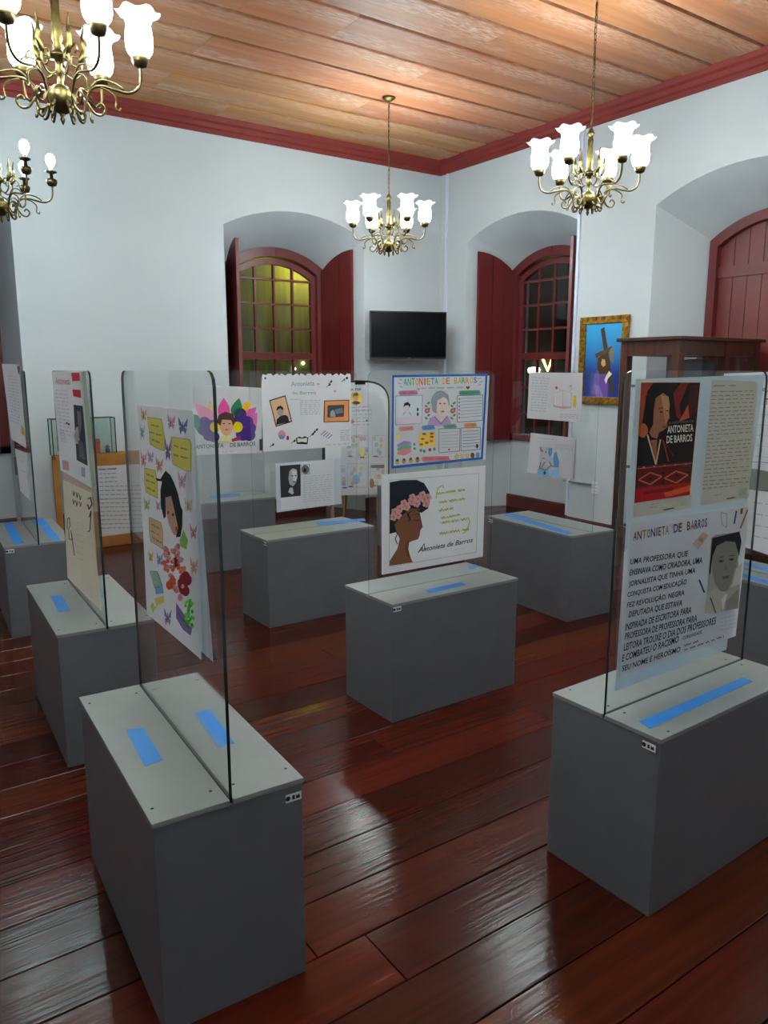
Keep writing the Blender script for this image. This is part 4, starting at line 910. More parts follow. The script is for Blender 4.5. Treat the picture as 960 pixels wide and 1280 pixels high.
for st, x0, y0, x1, y1, h in (('UMA PROFESSORA QUE', 168, 398, 497, 350, 9), ('ENSINAVA COMO CRIADORA, UMA', 165, 462, 580, 388, 9.5), ('JORNALISTA QUE TINHA UMA', 160, 528, 540, 448, 9.5), ('CONQUISTA COM EDUCAÇÃO', 152, 585, 490, 510, 10), ('FEZ REVOLUÇÃO, NEGRA', 150, 645, 478, 572, 10), ('DEPUTADA QUE ESTAVA', 160, 700, 465, 632, 9.5), ('INSPIRADA DE ESCRITORA PARA', 140, 768, 518, 668, 9), ('PROFESSORA DE PROFESSORA PARA', 138, 822, 550, 716, 9), ('LEITORA TROUXE O DIA DOS PROFESSORES', 132, 885, 658, 730, 9.5), ('E COMBATEU O RACISMO', 122, 948, 445, 836, 9.5), ('SEU NOME É HEROÍSMO', 122, 1003, 455, 890, 9.5)):
    s.tline('lettering', st, C6(x0, y0), C6(x1, y1), h*.95, '#1d1d22', 3, 1.2)
s.tline('lettering', 'CURIOSIDADE', C6(470, 822), C6(580, 785), 4.2, '#2a2a30', 3); s.scrib('lettering', C6(480, 855), C6(560, 828), 3.6, '#2a2a30', 2); s.scrib('lettering', C6(480, 880), C6(705, 802), 3.6, '#2a2a30', 6)
s.poly('portrait', [C6(636, 240), C6(660, 222), C6(798, 205), C6(804, 290), C6(788, 360), C6(800, 520), C6(790, 640), C6(700, 660), C6(650, 672), C6(596, 670), C6(610, 560), C6(622, 440)], '#a9a69c', 1)
s.poly('portrait', [C6(640, 430), C6(640, 330), C6(670, 280), C6(720, 255), C6(775, 262), C6(785, 340), C6(775, 420), C6(755, 500), C6(720, 545), C6(690, 545), C6(655, 500)], '#86837a', 2)
s.poly('portrait', [C6(640, 240), C6(795, 202), C6(806, 260), C6(792, 345), C6(770, 262), C6(715, 258), C6(665, 285), C6(640, 345), C6(628, 450), C6(620, 440), C6(632, 330)], '#17171a', 3)
for q in ((690, 372), (748, 362)): s.ell('portrait', C6(*q), 3.6, 1.6, '#565249', 3); s.ell('portrait', C6(*q), 1.4, 1.1, '#2a2824', 4)
s.line('portrait', [C6(678, 352), C6(705, 345)], 1, '#3a3832', 4); s.line('portrait', [C6(735, 342), C6(765, 338)], 1, '#3a3832', 4); s.poly('portrait', [C6(715, 375), C6(728, 420), C6(705, 428)], '#76736a', 3); s.poly('portrait', [C6(695, 460), C6(738, 452), C6(730, 470), C6(702, 474)], '#5c564e', 3)
s.poly('portrait', [C6(610, 560), C6(650, 520), C6(690, 545), C6(720, 545), C6(690, 660), C6(650, 672), C6(596, 670)], '#b8b4a8', 2); s.line('portrait', [C6(628, 580), C6(658, 668)], 1.4, '#33332f', 4); s.poly('portrait', [C6(690, 590), C6(728, 550), C6(700, 655)], '#d8d5cb', 3); s.poly('portrait', [C6(720, 600), C6(790, 530), C6(785, 640), C6(715, 655)], '#8d897e', 3); s.poly('portrait', [C6(770, 420), C6(812, 380), C6(800, 500), C6(735, 525)], '#cfccc2', 2)
s.poly('doodles', [C6(528, 272), C6(588, 205), C6(618, 225), C6(560, 305)], '#cbb0a4', 2); s.ell('doodles', C6(575, 250), 3, 3, '#b48a80', 3)
s.line('doodles', [C6(565, 478), C6(595, 552)], 2, '#27457e'); s.line('doodles', [C6(778, 85), C6(765, 160)], 1.8, '#2d3560'); s.line('doodles', [C6(842, 78), C6(800, 185)], 2, '#b07a28'); s.poly('doodles', [C6(800, 75), C6(815, 65), C6(812, 100), C6(800, 105)], '#8a4a34', 3); s.frame('doodles', [C6(690, 95), C6(722, 100), C6(722, 180), C6(695, 160)], .8, '#b8b4b8')
for k in range(4): s.scrib('faint_note', C6(685, 700+k*22), C6(775, 680+k*22), 1.4, '#b5b4ba', 4)
s.done()
# --- sheets on panel I
s = on('I', [(905, 467), (1010, 463), (1004, 597), (897, 578)], 'written_sheet', 'large white sheet with faint writing, upper one behind the text page')
s.tline('writing', 'E', (953, 489), (957, 489), 4, '#2a2c34'); s.scrib('writing', (958, 489), (1000, 489), 3, '#2a2c34', 4); s.text('writing', 'T', (957, 498), (961, 498), (961, 506), (957, 506), '#2a2c34')
for k in range(7): s.line('ruled_lines', [(944, 492+k*13), (1004, 492+k*14)], .35, '#aab2c0')
s.line('ruled_lines', [(938, 577), (1003, 581)], .6, '#5a606c'); s.done()
s = on('I', [(930, 611), (1002, 620), (998, 706), (928, 683)], 'written_sheet', 'large white sheet with faint writing, lower one behind the text page', wavy=.001)
for k in range(4): s.scrib('writing', (942, 628+k*14), (990, 634+k*15), 2.4, '#a2a9b8', 4)
s.done()
on('I', [(936, 585), (1003, 594), (1003, 616), (934, 612)], 'grey_paper_strip', 'grey paper strip between the two large white sheets', 'paper', off=.0050, paper=papery('paper_grey', '#9c9f98', '#94978f')).done()
# --- poster of the woman with yarn hair (panel A)
C7 = crop(140, 440, 6.0); C8 = crop(140, 620, 5.82)
on('A', [C7(560, 440), C7(608, 445), C8(735, 1205), C8(640, 1120)], 'backing_sheet', 'edge of a second white sheet behind the yarn-hair poster', 'paper', off=-.0055, paper=M_PAPERBLUE).done()
s = on('A', [C7(190, 395), C7(600, 440), C8(650, 1190), C8(255, 853)], 'yarn_hair_poster', 'white poster of a woman with black yarn hair and paper-ball dress', wavy=.0008)
def bub(pts, C, col='#e3d86a', edge='#8d8538'):
    q = [C(*p) for p in pts]; s.poly('bubbles', q, col, 2); s.frame('bubbles', q, .5, edge, 4)
bub([(272, 488), (375, 503), (388, 570), (402, 640), (402, 742), (350, 725), (290, 690), (285, 600)], C7); bub([(452, 637), (585, 655), (600, 700), (598, 892), (560, 890), (465, 840), (455, 760)], C7)
bub([(250, 868), (330, 888), (345, 960), (350, 1098), (262, 1050), (250, 980)], C7); bub([(275, 152), (362, 192), (375, 260), (375, 385), (287, 330), (276, 260)], C8, '#e0bd94', '#9a7a50')
for C, L in ((C7, ((300, 545, 360, 560), (290, 600, 375, 625), (305, 655, 370, 680), (475, 700, 575, 735), (470, 770, 585, 800), (265, 915, 320, 935), (262, 960, 330, 985), (268, 1015, 330, 1045))), (C8, ((295, 205, 350, 235), (292, 255, 360, 285), (300, 300, 365, 340)))):
    for a, b, c, d in L: s.scrib('bubble_text', C(a, b), C(c, d), 3.4, '#6a6540', 2, 5)
def bfly(c, w_, h_, col, tilt=0):
    for sx in (-1, 1):
        s.poly('butterflies', [(c[0], c[1]), (c[0]+sx*w_, c[1]-h_+tilt*sx), (c[0]+sx*w_*.85, c[1]+tilt*sx), (c[0]+sx*w_*.2, c[1]+h_*.1)], col, 2); s.poly('butterflies', [(c[0], c[1]), (c[0]+sx*w_*.8, c[1]+h_*.25+tilt*sx), (c[0]+sx*w_*.5, c[1]+h_*.95), (c[0]+sx*w_*.1, c[1]+h_*.5)], col, 2)
    s.line('butterflies', [(c[0], c[1]-h_*.5), (c[0], c[1]+h_*.6)], .7, '#4a4258', 3)
for p, w_, h_, col in ((C7(535, 555), 6, 11, '#7a82b8'), (C7(425, 735), 4, 15, '#8a6a9e'), (C7(448, 525), 5, 10, '#d79aae'), (C7(530, 965), 5.4, 12, '#d8a8c4'), (C7(360, 850), 4.6, 10, '#dd9a8e'), (C7(240, 805), 3.8, 11, '#d8a39c'), (C7(292, 785), 4, 9, '#c3a9cc'), (C7(242, 470), 3.6, 9, '#d6c074'), (C7(230, 600), 3.2, 10, '#a4c6c0'), (C7(575, 1150), 5, 10, '#cfc98e'), (C7(265, 1140), 4, 9, '#c6cc9a'), (C7(350, 1150), 3.4, 8, '#cdb2cc'), (C8(595, 260), 4.4, 10, '#c58f96'), (C8(600, 510), 5, 11, '#e0a27c'), (C8(350, 460), 4, 9, '#8ea4cc'), (C8(285, 440), 3.2, 8, '#d9bf52'), (C8(410, 880), 4.6, 11, '#8f82ac')): bfly(p, w_, h_, col, 1.2)
s.poly('yarn_hair', [C7(336, 945), C7(372, 952), C7(412, 888), C7(450, 925), C7(478, 985), C7(505, 1060), C7(525, 1160), C8(522, 100), C8(520, 220), C8(505, 295), C8(472, 300), C8(490, 230), C8(455, 60), C8(440, 0), C8(398, 10), C8(400, 150), C8(386, 165), C8(372, 100), C8(365, 90), C7(372, 1040), C7(385, 970), C7(345, 965)], '#0e0d11', 5)
s.poly('face', [C7(402, 1070), C7(440, 1060), C7(472, 1120), C8(470, 80), C8(490, 230), C8(480, 290), C8(455, 280), C8(420, 200), C8(398, 100)], '#c99a84', 4); s.ell('face', C8(455, 135), 1.6, 2.2, '#5a3a34', 6); s.ell('face', C8(420, 120), 1.2, 2, '#5a3a34', 6); s.poly('face', [C8(468, 225), C8(488, 220), C8(486, 265), C8(472, 258)], '#c4502e', 6)
rg = random.Random(5)
for k in range(70):
    a = rg.uniform(0, 2*PI); r = math.sqrt(rg.random()); x = 458+78*r*math.cos(a)+(.12*190*r*math.sin(a)); y = 505+185*r*math.sin(a)
    s.ell('paper_ball_dress', C8(x, y), rg.uniform(1.8, 3.2), rg.uniform(2.2, 3.6), rg.choice(('#dd6a45', '#e07f5a', '#d98f80', '#c9a2b8', '#e0593a')), 3+k % 4, 9)
s.poly('paper_ball_dress', [C8(460, 450), C8(478, 440), C8(490, 510), C8(470, 518)], '#5e1a1e', 8); s.ell('paper_ball_dress', C8(430, 645), 4.4, 6, '#e2562a', 8)
s.poly('leaf', [C8(525, 245), C8(556, 320), C8(545, 390), C8(500, 365), C8(498, 320)], '#7fb85a', 2)
for x, y, r in ((545, 590, 6), (560, 610, 5.5), (520, 625, 5), (530, 670, 6), (548, 690, 5), (515, 650, 4)): s.ell('red_flowers', C8(x, y), r, r*1.3, '#8c1526', 7)
s.ell('red_flowers', C8(528, 655), 2, 2.8, '#e3b8a8', 9); s.ell('red_flowers', C8(508, 735), 3.2, 4.6, '#d99090', 8)
for k in range(34): s.ell('green_sprig', C8(575+rg.uniform(-32, 30), 850+rg.uniform(-100, 95)), 1.8, 2.6, rg.choice(('#4fcf3c', '#3aa832', '#7be35a')), 6+k % 3, 8)
s.poly('books', [C8(282, 545), C8(335, 548), C8(375, 655), C8(320, 672)], '#a9cdbd', 2).poly('books', [C8(320, 675), C8(375, 660), C8(382, 705), C8(325, 715)], '#7fa4d0', 3).poly('books', [C8(316, 745), C8(382, 725), C8(388, 772), C8(330, 800)], '#d8c766', 3).poly('books', [C8(470, 775), C8(530, 860), C8(592, 955), C8(578, 1015), C8(520, 970), C8(470, 885)], '#8d78b0', 3)
s.frame('books', [C8(282, 545), C8(335, 548), C8(375, 655), C8(320, 672)], .6, '#5f8a7c', 4); s.poly('books', [C8(285, 800), C8(305, 770), C8(312, 800), C8(335, 805), C8(312, 830), C8(305, 850), C8(296, 825)], '#b8d85a', 3); s.scrib('books', C8(490, 850), C8(570, 960), 4, '#5a4a80', 3, 5)
s.done()
# --- two pages on panel B
C9 = crop(0, 420, 6.0); C10 = crop(0, 480, 4.8); C11 = crop(0, 600, 4.0)
s = on('B', [C9(388, 266), C9(612, 262), C9(692, 1142), C9(458, 1008)], 'red_square_page', 'white page with two red squares and a long dark photo', off=.0066, wavy=.001)
s.poly('red_squares', [C9(535, 275), C9(598, 275), C9(603, 335), C9(545, 340)], '#c8283c', 2).poly('red_squares', [C9(545, 400), C9(606, 405), C9(612, 465), C9(552, 452)], '#c8283c', 2)
s.tline('title', 'Antonieta', C9(418, 362), C9(528, 366), 9, '#d99a86')
for k in range(13): s.scrib('handwriting', C9(418+k*3.2, 405+k*27), C9(505+k*3.2, 412+k*28), 1.6, '#a8b0c0', 3)
s.poly('photo', [C9(553, 515), C9(622, 525), C9(660, 975), C9(578, 930)], '#3a3842', 1).poly('photo', [C9(580, 560), C9(605, 570), C9(615, 660), C9(600, 760), C9(590, 680)], '#7d7b84', 2).poly('photo', [C9(590, 780), C9(625, 800), C9(640, 930), C9(600, 910)], '#66646e', 2)
s.ell('doodles', C9(505, 653), 1.6, 1.2, '#a8283a', 3); s.ell('doodles', C9(520, 662), 1.4, 1.2, '#2a2a34', 3); s.poly('doodles', [C9(470, 930), C9(515, 940), C9(520, 1010), C9(475, 1000)], '#d9a8a6', 2); s.poly('doodles', [C9(612, 980), C9(640, 990), C9(640, 1060), C9(615, 1050)], '#b0a2cc', 2)
for k in range(4): s.frame('doodles', [C9(452+k*4, 700+k*24), C9(480+k*4, 705+k*24), C9(482+k*4, 722+k*24), C9(455+k*4, 716+k*24)], .5, '#b7bcc4')
s.done()
s = on('B', [C10(378, 575), C10(542, 652), C11(503, 652), C11(338, 488)], 'sketch_page', 'cream page with black ink sketches below the two red squares', paper=M_PAPERCREAM, wavy=.0015)
for x, y in ((440, 640), (460, 650), (478, 665), (440, 690), (458, 700), (480, 705)): s.line('ink_title', [C10(x, y), C10(x+6, y+32), C10(x+12, y+4)], 1, '#4c4e46', 3)
s.line('ink_sketch', [C10(405, 870), C10(408, 810), C10(420, 800), C10(425, 850), C10(415, 870), C10(418, 930), C10(440, 935), C10(430, 880), C10(450, 1030)], 1.0, '#3a3c3c', 3)
s.line('ink_sketch', [C10(532, 690), C10(548, 680), C10(556, 720), C10(540, 752), C10(530, 720)], 1.6, '#33353a', 3).line('ink_sketch', [C10(540, 800), C10(552, 760), C10(545, 880), C10(530, 885)], 1.3, '#33353a', 3)
for k in range(7): s.scrib('handwriting', C10(465, 830+k*36), C10(505, 842+k*36), 1.5, '#b9bcc6', 2)
s.done()
on('B', [C9(600, 270), C9(645, 262), C9(720, 1145), C9(690, 1140)], 'backing_sheet', 'pale green sheet edge behind the page with two red squares', 'paper', off=.0050, paper=papery('paper_palegreen', '#c9d4c8', '#bfccc2')).done()
# --- two pages on panel C
s = on('C', [C9(14, 208), C9(142, 214), C9(196, 842), C9(86, 772)], 'written_page', 'white written page, upper one on the glass beside the cardboard display', wavy=.001)
for k in range(16): s.scrib('handwriting', C9(60+k*1.6, 300+k*22), C9(128+k*2.4, 306+k*24), 1.5, '#a6acc2', 3)
s.poly('sticker', [C9(160, 665), C9(182, 690), C9(188, 750), C9(166, 735)], '#d8cc5a', 3); s.poly('tape', [C9(130, 225), C9(150, 228), C9(150, 290), C9(138, 275)], '#7a6440', 3); s.done()
s = on('C', [C9(112, 842), C9(192, 880), C10(182, 702), C10(122, 640)], 'written_page', 'small white page hanging askew, lower one beside the cardboard display', wavy=.002)
s.poly('tape', [C9(106, 908), C9(122, 905), C9(136, 1040), C9(120, 1045)], '#6a6262', 3); s.scrib('handwriting', C9(150, 930), C9(185, 950), 1.5, '#b0b5c6', 2); s.scrib('handwriting', C9(155, 1000), C9(195, 1025), 1.5, '#b0b5c6', 2); s.done()

# ------------------------------------------------------------------ cardboard-fronted display with a glass case
CBY = 7.12
root = empty('cardboard_display', (1.86, 7.2, 0)); tag(root, 'brown cardboard-fronted stand holding a glass case against the back wall', 'stand')
mb = MB(); mb.box((-.40, -.075, .0), (.42, .09, .858), M_CARD); mb.obj('body', root)
pts = [(-.43, .02), (-.2, .0), (.1, .012), (.44, .0), (.45, .40), (.44, .845), (.30, .862), (.20, .85), (.05, .84), (-.15, .852), (-.30, .835), (-.43, .83)]
mb = MB(); mb.prism(pts, lambda a, b, d: Vector((a, d, b)), -.083, -.076, M_CARD); mb.obj('front_panel', root)
def card(x): return x
s = Sheet(Vector((0, CBY, 0)), Vector((1, 0, 0)), Vector((0, -1, 0)), [C10(582, 492), C10(885, 478), C10(885, 880), C10(606, 916)], .0035, 'written_sheet', 'large white handwritten sheet on brown cardboard', wavy=.001)
for k in range(15):
    y = 515+k*25
    s.scrib('handwriting', C10(592+k*1.2, y), C10((700 if k < 4 else 850), y-6), 1.9, '#62646c', 4 if k < 4 else 9)
s.scrib('handwriting', C10(590, 512), C10(695, 508), 3.4, '#3c3e48', 2)
s.line('fold', [C10(600, 694), C10(770, 684), C10(860, 690)], .8, '#b5b5ba'); s.done()
root = empty('glass_case', (1.72, 7.205, .862)); tag(root, 'green-tinted glass case with a small red model on the cardboard stand', 'glass case')
def pane_box(lo, hi, nm): MB().box(lo, hi, M_GREENGLASS).obj(nm, root)
pane_box((-.27, -.070, 0), (.27, -.066, .32), 'front_pane'); pane_box((-.27, .066, 0), (.27, .070, .32), 'back_pane'); pane_box((-.27, -.066, 0), (-.266, .066, .32), 'side_pane'); pane_box((.266, -.066, 0), (.27, .066, .32), 'side_pane')
for x in (-.27, .27):
    for y in (-.068, .068): MB().box((x-.004, y-.004, 0), (x+.004, y+.004, .324), M_GREENEDGE).obj('corner_seal', root)
for y in (-.068, .068): MB().box((-.27, y-.003, .318), (.27, y+.003, .324), M_GREENEDGE).obj('top_edge', root)
for x in (-.27, .27): MB().box((x-.003, -.068, .318), (x+.003, .068, .324), M_GREENEDGE).obj('top_edge', root)
root = empty('model_church', (1.80, 7.21, .862)); tag(root, 'small red model church with a spire inside the glass case', 'model')
rm = mat('model_red', '#b8412e', .6); rd = mat('model_roof', '#8a2a1e', .6)
MB().box((-.05, -.03, 0), (.06, .03, .09), rm).obj('nave', root)
MB().add([(-.055, -.035, .09), (.065, -.035, .09), (.065, .035, .09), (-.055, .035, .09), (-.055, 0, .13), (.065, 0, .13)], [(0, 1, 5, 4), (2, 3, 4, 5), (0, 4, 3), (1, 2, 5), (0, 3, 2, 1)], rd).obj('roof', root)
MB().box((-.035, -.045, 0), (.0, -.012, .15), rm).obj('tower', root); MB().lathe([(.024, 0), (.012, .05), (0, .11)], rd, 4, (-.017, -.028, .15), smooth=False).obj('spire', root)
root = empty('model_figure', (1.93, 7.20, .862)); tag(root, 'tiny blue and red model beside the red model church', 'model')
MB().lathe([(.02, 0), (.022, .03), (.01, .045), (.014, .06), (0, .075)], mat('model_blue', '#46508a', .6), 10).obj('body', root); MB().lathe([(0, 0), (.028, .004), (.026, .012), (0, .014)], rm, 12, (0, 0, .045)).obj('brim', root)

# ------------------------------------------------------------------ arched black-edged board on an easel, with the video-app page
BX0, BX1, BYY = 4.06, 4.91, 6.95
cxb = (BX0+BX1)/2; hwb = (BX1-BX0)/2
root = empty('arched_board', (cxb, BYY, 0)); tag(root, 'black-edged white board with rounded top on a wooden easel', 'board')
def board_outline(h, t):
    zt = 1.50-t; zs = 1.25; hw_ = h-t; r = []
    for i in range(17):
        a = PI*i/16; ex = math.copysign(abs(math.cos(a))**.62, math.cos(a)); r.append((hw_*ex, zs+(zt-zs)*abs(math.sin(a))**.9))
    return [(-hw_, .30+t), (hw_, .30+t)]+r
MB().prism(board_outline(hwb, 0), lambda a, b, d: Vector((a, d, b)), -.012, .012, M_BLACK).obj('edge', root)
MB().prism(board_outline(hwb, .022), lambda a, b, d: Vector((a, d, b)), -.016, -.0125, M_PLATE).obj('face', root)
for x in (-.30, .30): MB().box((x-.015, .014, 0), (x+.015, .04, 1.3), M_PINE).obj('easel_leg', root)
MB().tube([(-.16, .03, 0), (-.14, .03, .34)], .011, M_PINE, 6).obj('easel_leg', root)
MB().tube([(0, .26, 0), (0, .04, 1.25)], .014, M_PINE, 6).obj('easel_leg', root)
MB().box((-.34, -.012, .275), (.34, .045, .30), M_PINE).obj('ledge', root)
MB().box((-.03, -.024, 1.455), (.10, -.016, 1.485), M_BLACK).obj('clip', root)
C12 = crop(400, 460, 7.11)
VB = Vector((0, BYY-.016, 0))
s = Sheet(VB, Vector((1, 0, 0)), Vector((0, -1, 0)), [C12(190, 175), C12(520, 168), C12(560, 1045), C12(190, 1128)], .0016, 'collage_poster', 'white collage poster of small printed pages on the arched board', outline=[C12(190, 175), C12(400, 160), C12(470, 200), C12(560, 260), C12(590, 400), C12(596, 860), C12(556, 1045), C12(520, 1125), C12(190, 1130)])
s.tline('title', 'TIK TOK', C12(255, 202), C12(368, 198), 2.8, '#34363c')
s.ell('portrait', C12(318, 272), 8, 8.4, '#e4c84a', 1); s.poly('portrait', [C12(280, 312), C12(300, 295), C12(338, 295), C12(362, 312), C12(320, 326)], '#3e3a3a', 2); s.ell('portrait', C12(318, 262), 3.4, 5, '#c98f6a', 3); s.poly('portrait', [C12(288, 262), C12(296, 226), C12(330, 218), C12(344, 240), C12(330, 246), C12(300, 250)], '#6a452e', 4)
s.scrib('lettering', C12(280, 352), C12(428, 342), 2.2, '#cc8a78', 3)
for k in range(5): s.scrib('lettering', C12(285, 385+k*30), C12(455, 378+k*31), 1.7, '#9aa0ac', 4)
s.line('lettering', [C12(280, 378), C12(455, 370)], .4, '#8a8f9a'); s.ell('lettering', C12(290, 475), 2.2, 2.6, '#d8998a', 2); s.ell('lettering', C12(415, 468), 1.1, 1.2, '#3c3e46', 2)
s.tline('lettering', 'BONS', C12(270, 640), C12(355, 618), 4, '#c08a6c'); s.scrib('lettering', C12(265, 690), C12(340, 672), 4, '#c58f72', 2)
for (x0, y0, x1, y1), c in (((240, 600, 335, 790), '#dcdad8'), ((345, 600, 425, 800), '#e2e0d8'), ((465, 600, 585, 790), '#d9dbe0'), ((245, 850, 420, 1060), '#dcdde2'), ((445, 850, 570, 1050), '#e2ddd8'), ((190, 870, 225, 1070), '#dccfce')):
    s.frame('small_pages', [C12(x0, y0), C12(x1, y0), C12(x1, y1), C12(x0, y1)], .4, '#b5b7be', 2)
    for k in range(6): s.ell('small_pages', C12(s.rng.uniform(x0+12, x1-12), s.rng.uniform(y0+25, y1-25)), 2.4, 3.2, s.rng.choice(('#a9bfdc', '#d8b0a8', '#d9d39a', '#c0cdc0')), 2+k % 3, 9)
    s.line('small_pages', [C12(x0+10, y1-6), C12(x0+48, y1-6)], 1.4, '#44464e', 5)
s.poly('small_pages', [C12(450, 862), C12(568, 858), C12(572, 890), C12(450, 888)], '#7d6a78', 5); s.ell('small_pages', C12(372, 745), 2.6, 5.5, '#dcd86a', 5); s.ell('small_pages', C12(320, 990), 5, 6, '#8fb4dc', 5); s.ell('small_pages', C12(460, 1025), 3, 6, '#a5705a', 6)
s.done()

# ------------------------------------------------------------------ television on its wall arm
tl = at_y((462.5, 388), 7.12); tr = at_z((558.5, 390), tl.z)
ang = math.atan2(tr.y-tl.y, tr.x-tl.x); wtv = (tr-tl).xy.length; mid = (tl+tr)/2; htv = .515
root = empty('television', (mid.x, mid.y, tl.z-htv/2), ang); tag(root, 'black flat television on a wall arm in the corner', 'television')
MB().box((-wtv/2, 0, -htv/2), (wtv/2, .035, htv/2), M_BLACK).obj('casing', root, .004)
MB().box((-wtv/2+.012, -.0015, -htv/2+.018), (wtv/2-.012, .001, htv/2-.012), M_SCREEN).obj('screen', root)
MB().box((-.018, -.003, -htv/2+.004), (.018, 0, -htv/2+.011), mat('logo_grey', '#8a8d92', .4)).obj('logo', root)
MB().box((-.14, .035, -.12), (.14, .055, .12), M_BLACK).obj('bracket', root)
MB().tube([(0, .05, 0), (.08, .2, 0), (.13, .34, 0)], .016, M_BLACK, 8).obj('arm', root)

# ------------------------------------------------------------------ painting in a gilt frame on the right wall
y0, y1, z0, z1 = 5.115, 4.555, 1.285, 2.10
root = empty('framed_painting', (XR, (y0+y1)/2, z0)); tag(root, 'painting of a robed figure carrying a wooden cross, in gilt frame', 'painting')
hw_ = (y0-y1)/2; hh = z1-z0; t = .07
for a0, a1, b0, b1 in ((-hw_, hw_, 0, t), (-hw_, hw_, hh-t, hh), (-hw_, -hw_+t, t, hh-t), (hw_-t, hw_, t, hh-t)):
    mb = MB(); mb.box((-.035, a0, b0), (-.002, a1, b1), M_GOLD); mb.obj('frame_member', root, .006)
# carved bosses along the frame
boss = MB().lathe([(.020, 0), (.016, .008), (0, .012)], M_GOLD, 8).mesh('boss')
n_ = 9
for i in range(n_):
    for yy in (-hw_+.022, hw_-.022):
        o = link_mesh('boss', boss, root); o.location = (-.034, yy, .03+(hh-.06)*i/(n_-1)); o.rotation_euler = (0, -PI/2, 0)
for i in range(1, 6):
    for zz in (.022, hh-.022):
        o = link_mesh('boss', boss, root); o.location = (-.034, -hw_+2*hw_*i/6, zz); o.rotation_euler = (0, -PI/2, 0)
def ptg_mat():
    m = noisy('painted_sky', '#1f8fd0', '#1668b4', nscale=5, rough=.45); n, l, b = nodes(m)
    tc = n.new('ShaderNodeTexCoord'); sp = n.new('ShaderNodeSeparateXYZ'); l.new(tc.outputs['Generated'], sp.inputs[0])
    cr = n.new('ShaderNodeValToRGB'); cr.color_ramp.elements[0].color = lin('#0f2f86'); cr.color_ramp.elements[1].color = lin('#2f9edb'); cr.color_ramp.elements[0].position = .3; cr.color_ramp.elements[1].position = .95
    l.new(sp.outputs['Z'], cr.inputs[0]); l.new(cr.outputs[0], b.inputs['Base Color']); return m
MB().box((-.018, -hw_+t, t), (-.004, hw_-t, hh-t), ptg_mat()).obj('canvas', root)
C13 = crop(720, 320, 4.0)
def on_wall(part, shapes):
    mb = MB()
    for k, (pts, col) in enumerate(shapes):
        v = [at_x(C13(*p), XR-.019-.0006*k)-Vector(root.location) for p in pts]; mb.add(v, [tuple(range(len(v)))], ink(col))
    mb.obj(part, root)
on_wall('cross', [([(124, 365), (142, 355), (160, 470), (190, 680), (172, 690), (140, 480)], '#4a3a28'), ([(95, 490), (180, 450), (185, 470), (100, 510)], '#5a452c')])
on_wall('figure', [([(75, 705), (90, 600), (110, 570), (150, 590), (160, 650), (158, 705)], '#6a4f9e'), ([(90, 640), (120, 650), (135, 705), (100, 705)], '#8a70bc'), ([(105, 560), (110, 510), (135, 490), (160, 500), (165, 560), (150, 590), (115, 590)], '#54391f'), ([(125, 540), (130, 515), (145, 518), (148, 545), (135, 555)], '#c0a070'), ([(150, 600), (165, 575), (180, 590), (160, 612), (150, 640), (142, 620)], '#e2ddcc'), ([(168, 470), (182, 455), (190, 480), (185, 540), (172, 520)], '#8a7048')])

# ------------------------------------------------------------------ conduits and cable on the right wall
mb = MB(); mb.box((XR-.02, 5.185, .16), (XR, 5.215, 3.80), M_PVC); o = mb.obj('conduit'); tag(o, 'pale plastic conduit running from ceiling to floor beside the dark window', 'conduit')
mb = MB(); mb.box((XR-.02, 7.165, .15), (XR, 7.19, 3.80), M_PVC); o = mb.obj('conduit'); tag(o, 'pale plastic conduit running down the wall next to the television', 'conduit')
root = empty('cable_outlet', (XR, 4.86, .50)); tag(root, 'white wall outlet with a grey cable low beneath the painting', 'outlet')
MB().box((-.02, -.05, -.07), (0, .03, .04), M_PLATE).obj('plate', root, .003)
for z in (-.05, -.02, .01): MB().box((-.022, -.035, z), (-.02, .015, z+.004), mat('outlet_line', '#8d9096', .5)).obj('slot', root)
MB().box((-.018, .04, .0), (0, .40, .016), mat('cable_grey', '#787c8a', .5)).obj('cable', root)

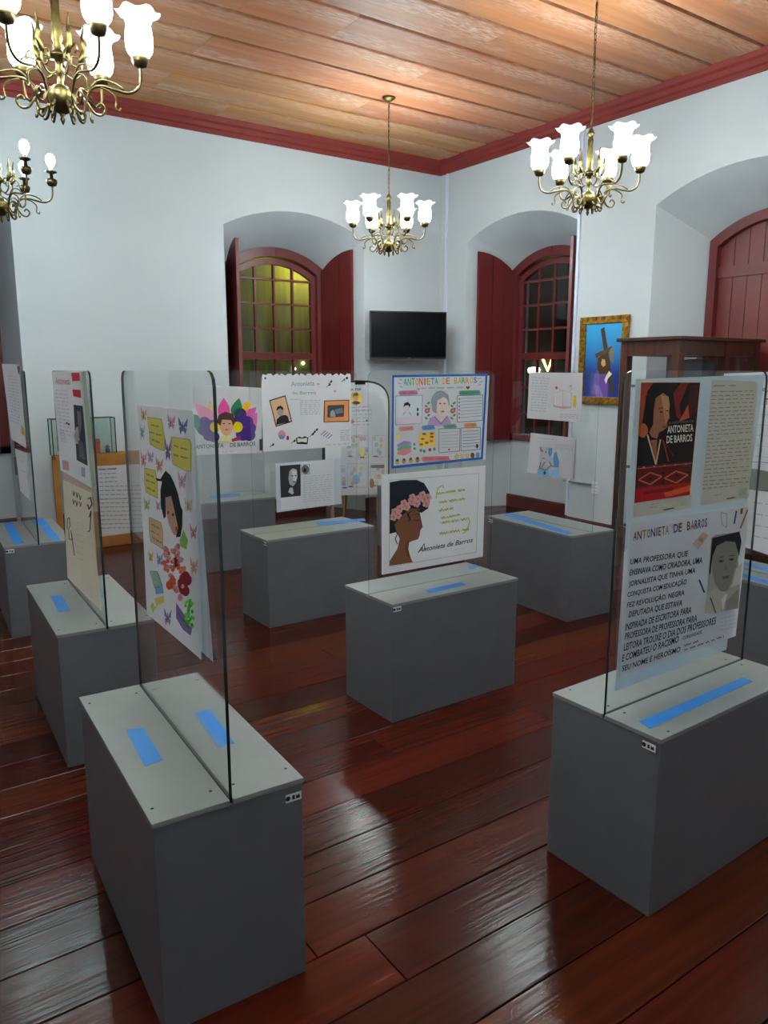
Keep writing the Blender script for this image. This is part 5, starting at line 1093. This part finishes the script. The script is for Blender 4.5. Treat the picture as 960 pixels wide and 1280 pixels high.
# ------------------------------------------------------------------ wooden display cabinet standing before the arched door
k = 1.27
X0, X1, Y0, Y1, ZT = 4.033*k, 6.22, 2.765*k, 3.18*k, 1.60+.2*k
root = empty('display_cabinet', (X0, Y0, 0)); tag(root, 'dark wooden display cabinet with glass sides before the arched door', 'cabinet')
LW_, DW_ = X1-X0, Y1-Y0
def cb(nm, lo, hi, m=M_WOOD, bv=0): return MB().box(lo, hi, m).obj(nm, root, bv)
cb('top', (-.03, -.03, ZT-.028), (LW_+.03, DW_+.03, ZT), M_WOOD, .006)
xs_ = [0, LW_*.55, LW_-.07]
for x in xs_:
    cb('post', (x, 0, 0), (x+.07, .06, ZT-.028)); cb('post', (x, DW_-.06, 0), (x+.07, DW_, ZT-.028))
for y in (0, DW_-.05): cb('rail', (.07, y+.005, ZT-.14), (LW_-.07, y+.045, ZT-.028)); cb('rail', (.07, y+.005, .25), (LW_-.07, y+.045, .34))
for x in (0, LW_-.06): cb('rail', (x+.005, .06, ZT-.14), (x+.05, DW_-.06, ZT-.028)); cb('rail', (x+.005, .06, .25), (x+.05, DW_-.06, .34))
for z in (.30, .82, 1.47): cb('shelf', (.06, .05, z), (LW_-.06, DW_-.05, z+.02))
cb('glass_pane', (.07, .022, .34), (xs_[1], .026, ZT-.14), M_GLASS); cb('glass_pane', (xs_[1]+.07, .022, .34), (xs_[2], .026, ZT-.14), M_GLASS)
cb('glass_pane', (.022, .06, .34), (.026, DW_-.06, ZT-.14), M_GLASS); cb('glass_pane', (LW_-.026, .06, .34), (LW_-.022, DW_-.06, ZT-.14), M_GLASS)
# dark cap resting on the top shelf
root = empty('peaked_cap', (X0+.60, Y0+.24, 1.491)); tag(root, 'dark blue-grey cap lying on the cabinet shelf behind glass', 'hat')
cl_ = noisy('cap_cloth', '#3d434e', '#333842', nscale=30, rough=.9)
MB().lathe([(.13, 0), (.135, .04), (.15, .10), (.165, .15), (.15, .185), (.08, .20), (0, .205)], cl_, 24).obj('crown', root)
b = MB(); vv = []
for i in range(13):
    a = PI*.72+PI*.62*i/12
    vv += [(.13*math.cos(a), .13*math.sin(a), .03), (.22*math.cos(a), .20*math.sin(a), .012)]
b.add(vv+[(x, y, z-.006) for x, y, z in vv], [(2*i, 2*i+1, 2*i+3, 2*i+2) for i in range(12)]+[(26+2*i, 28+2*i, 29+2*i, 27+2*i) for i in range(12)]+[(2*i+1, 27+2*i, 29+2*i, 2*i+3) for i in range(12)], cl_); b.obj('peak', root)
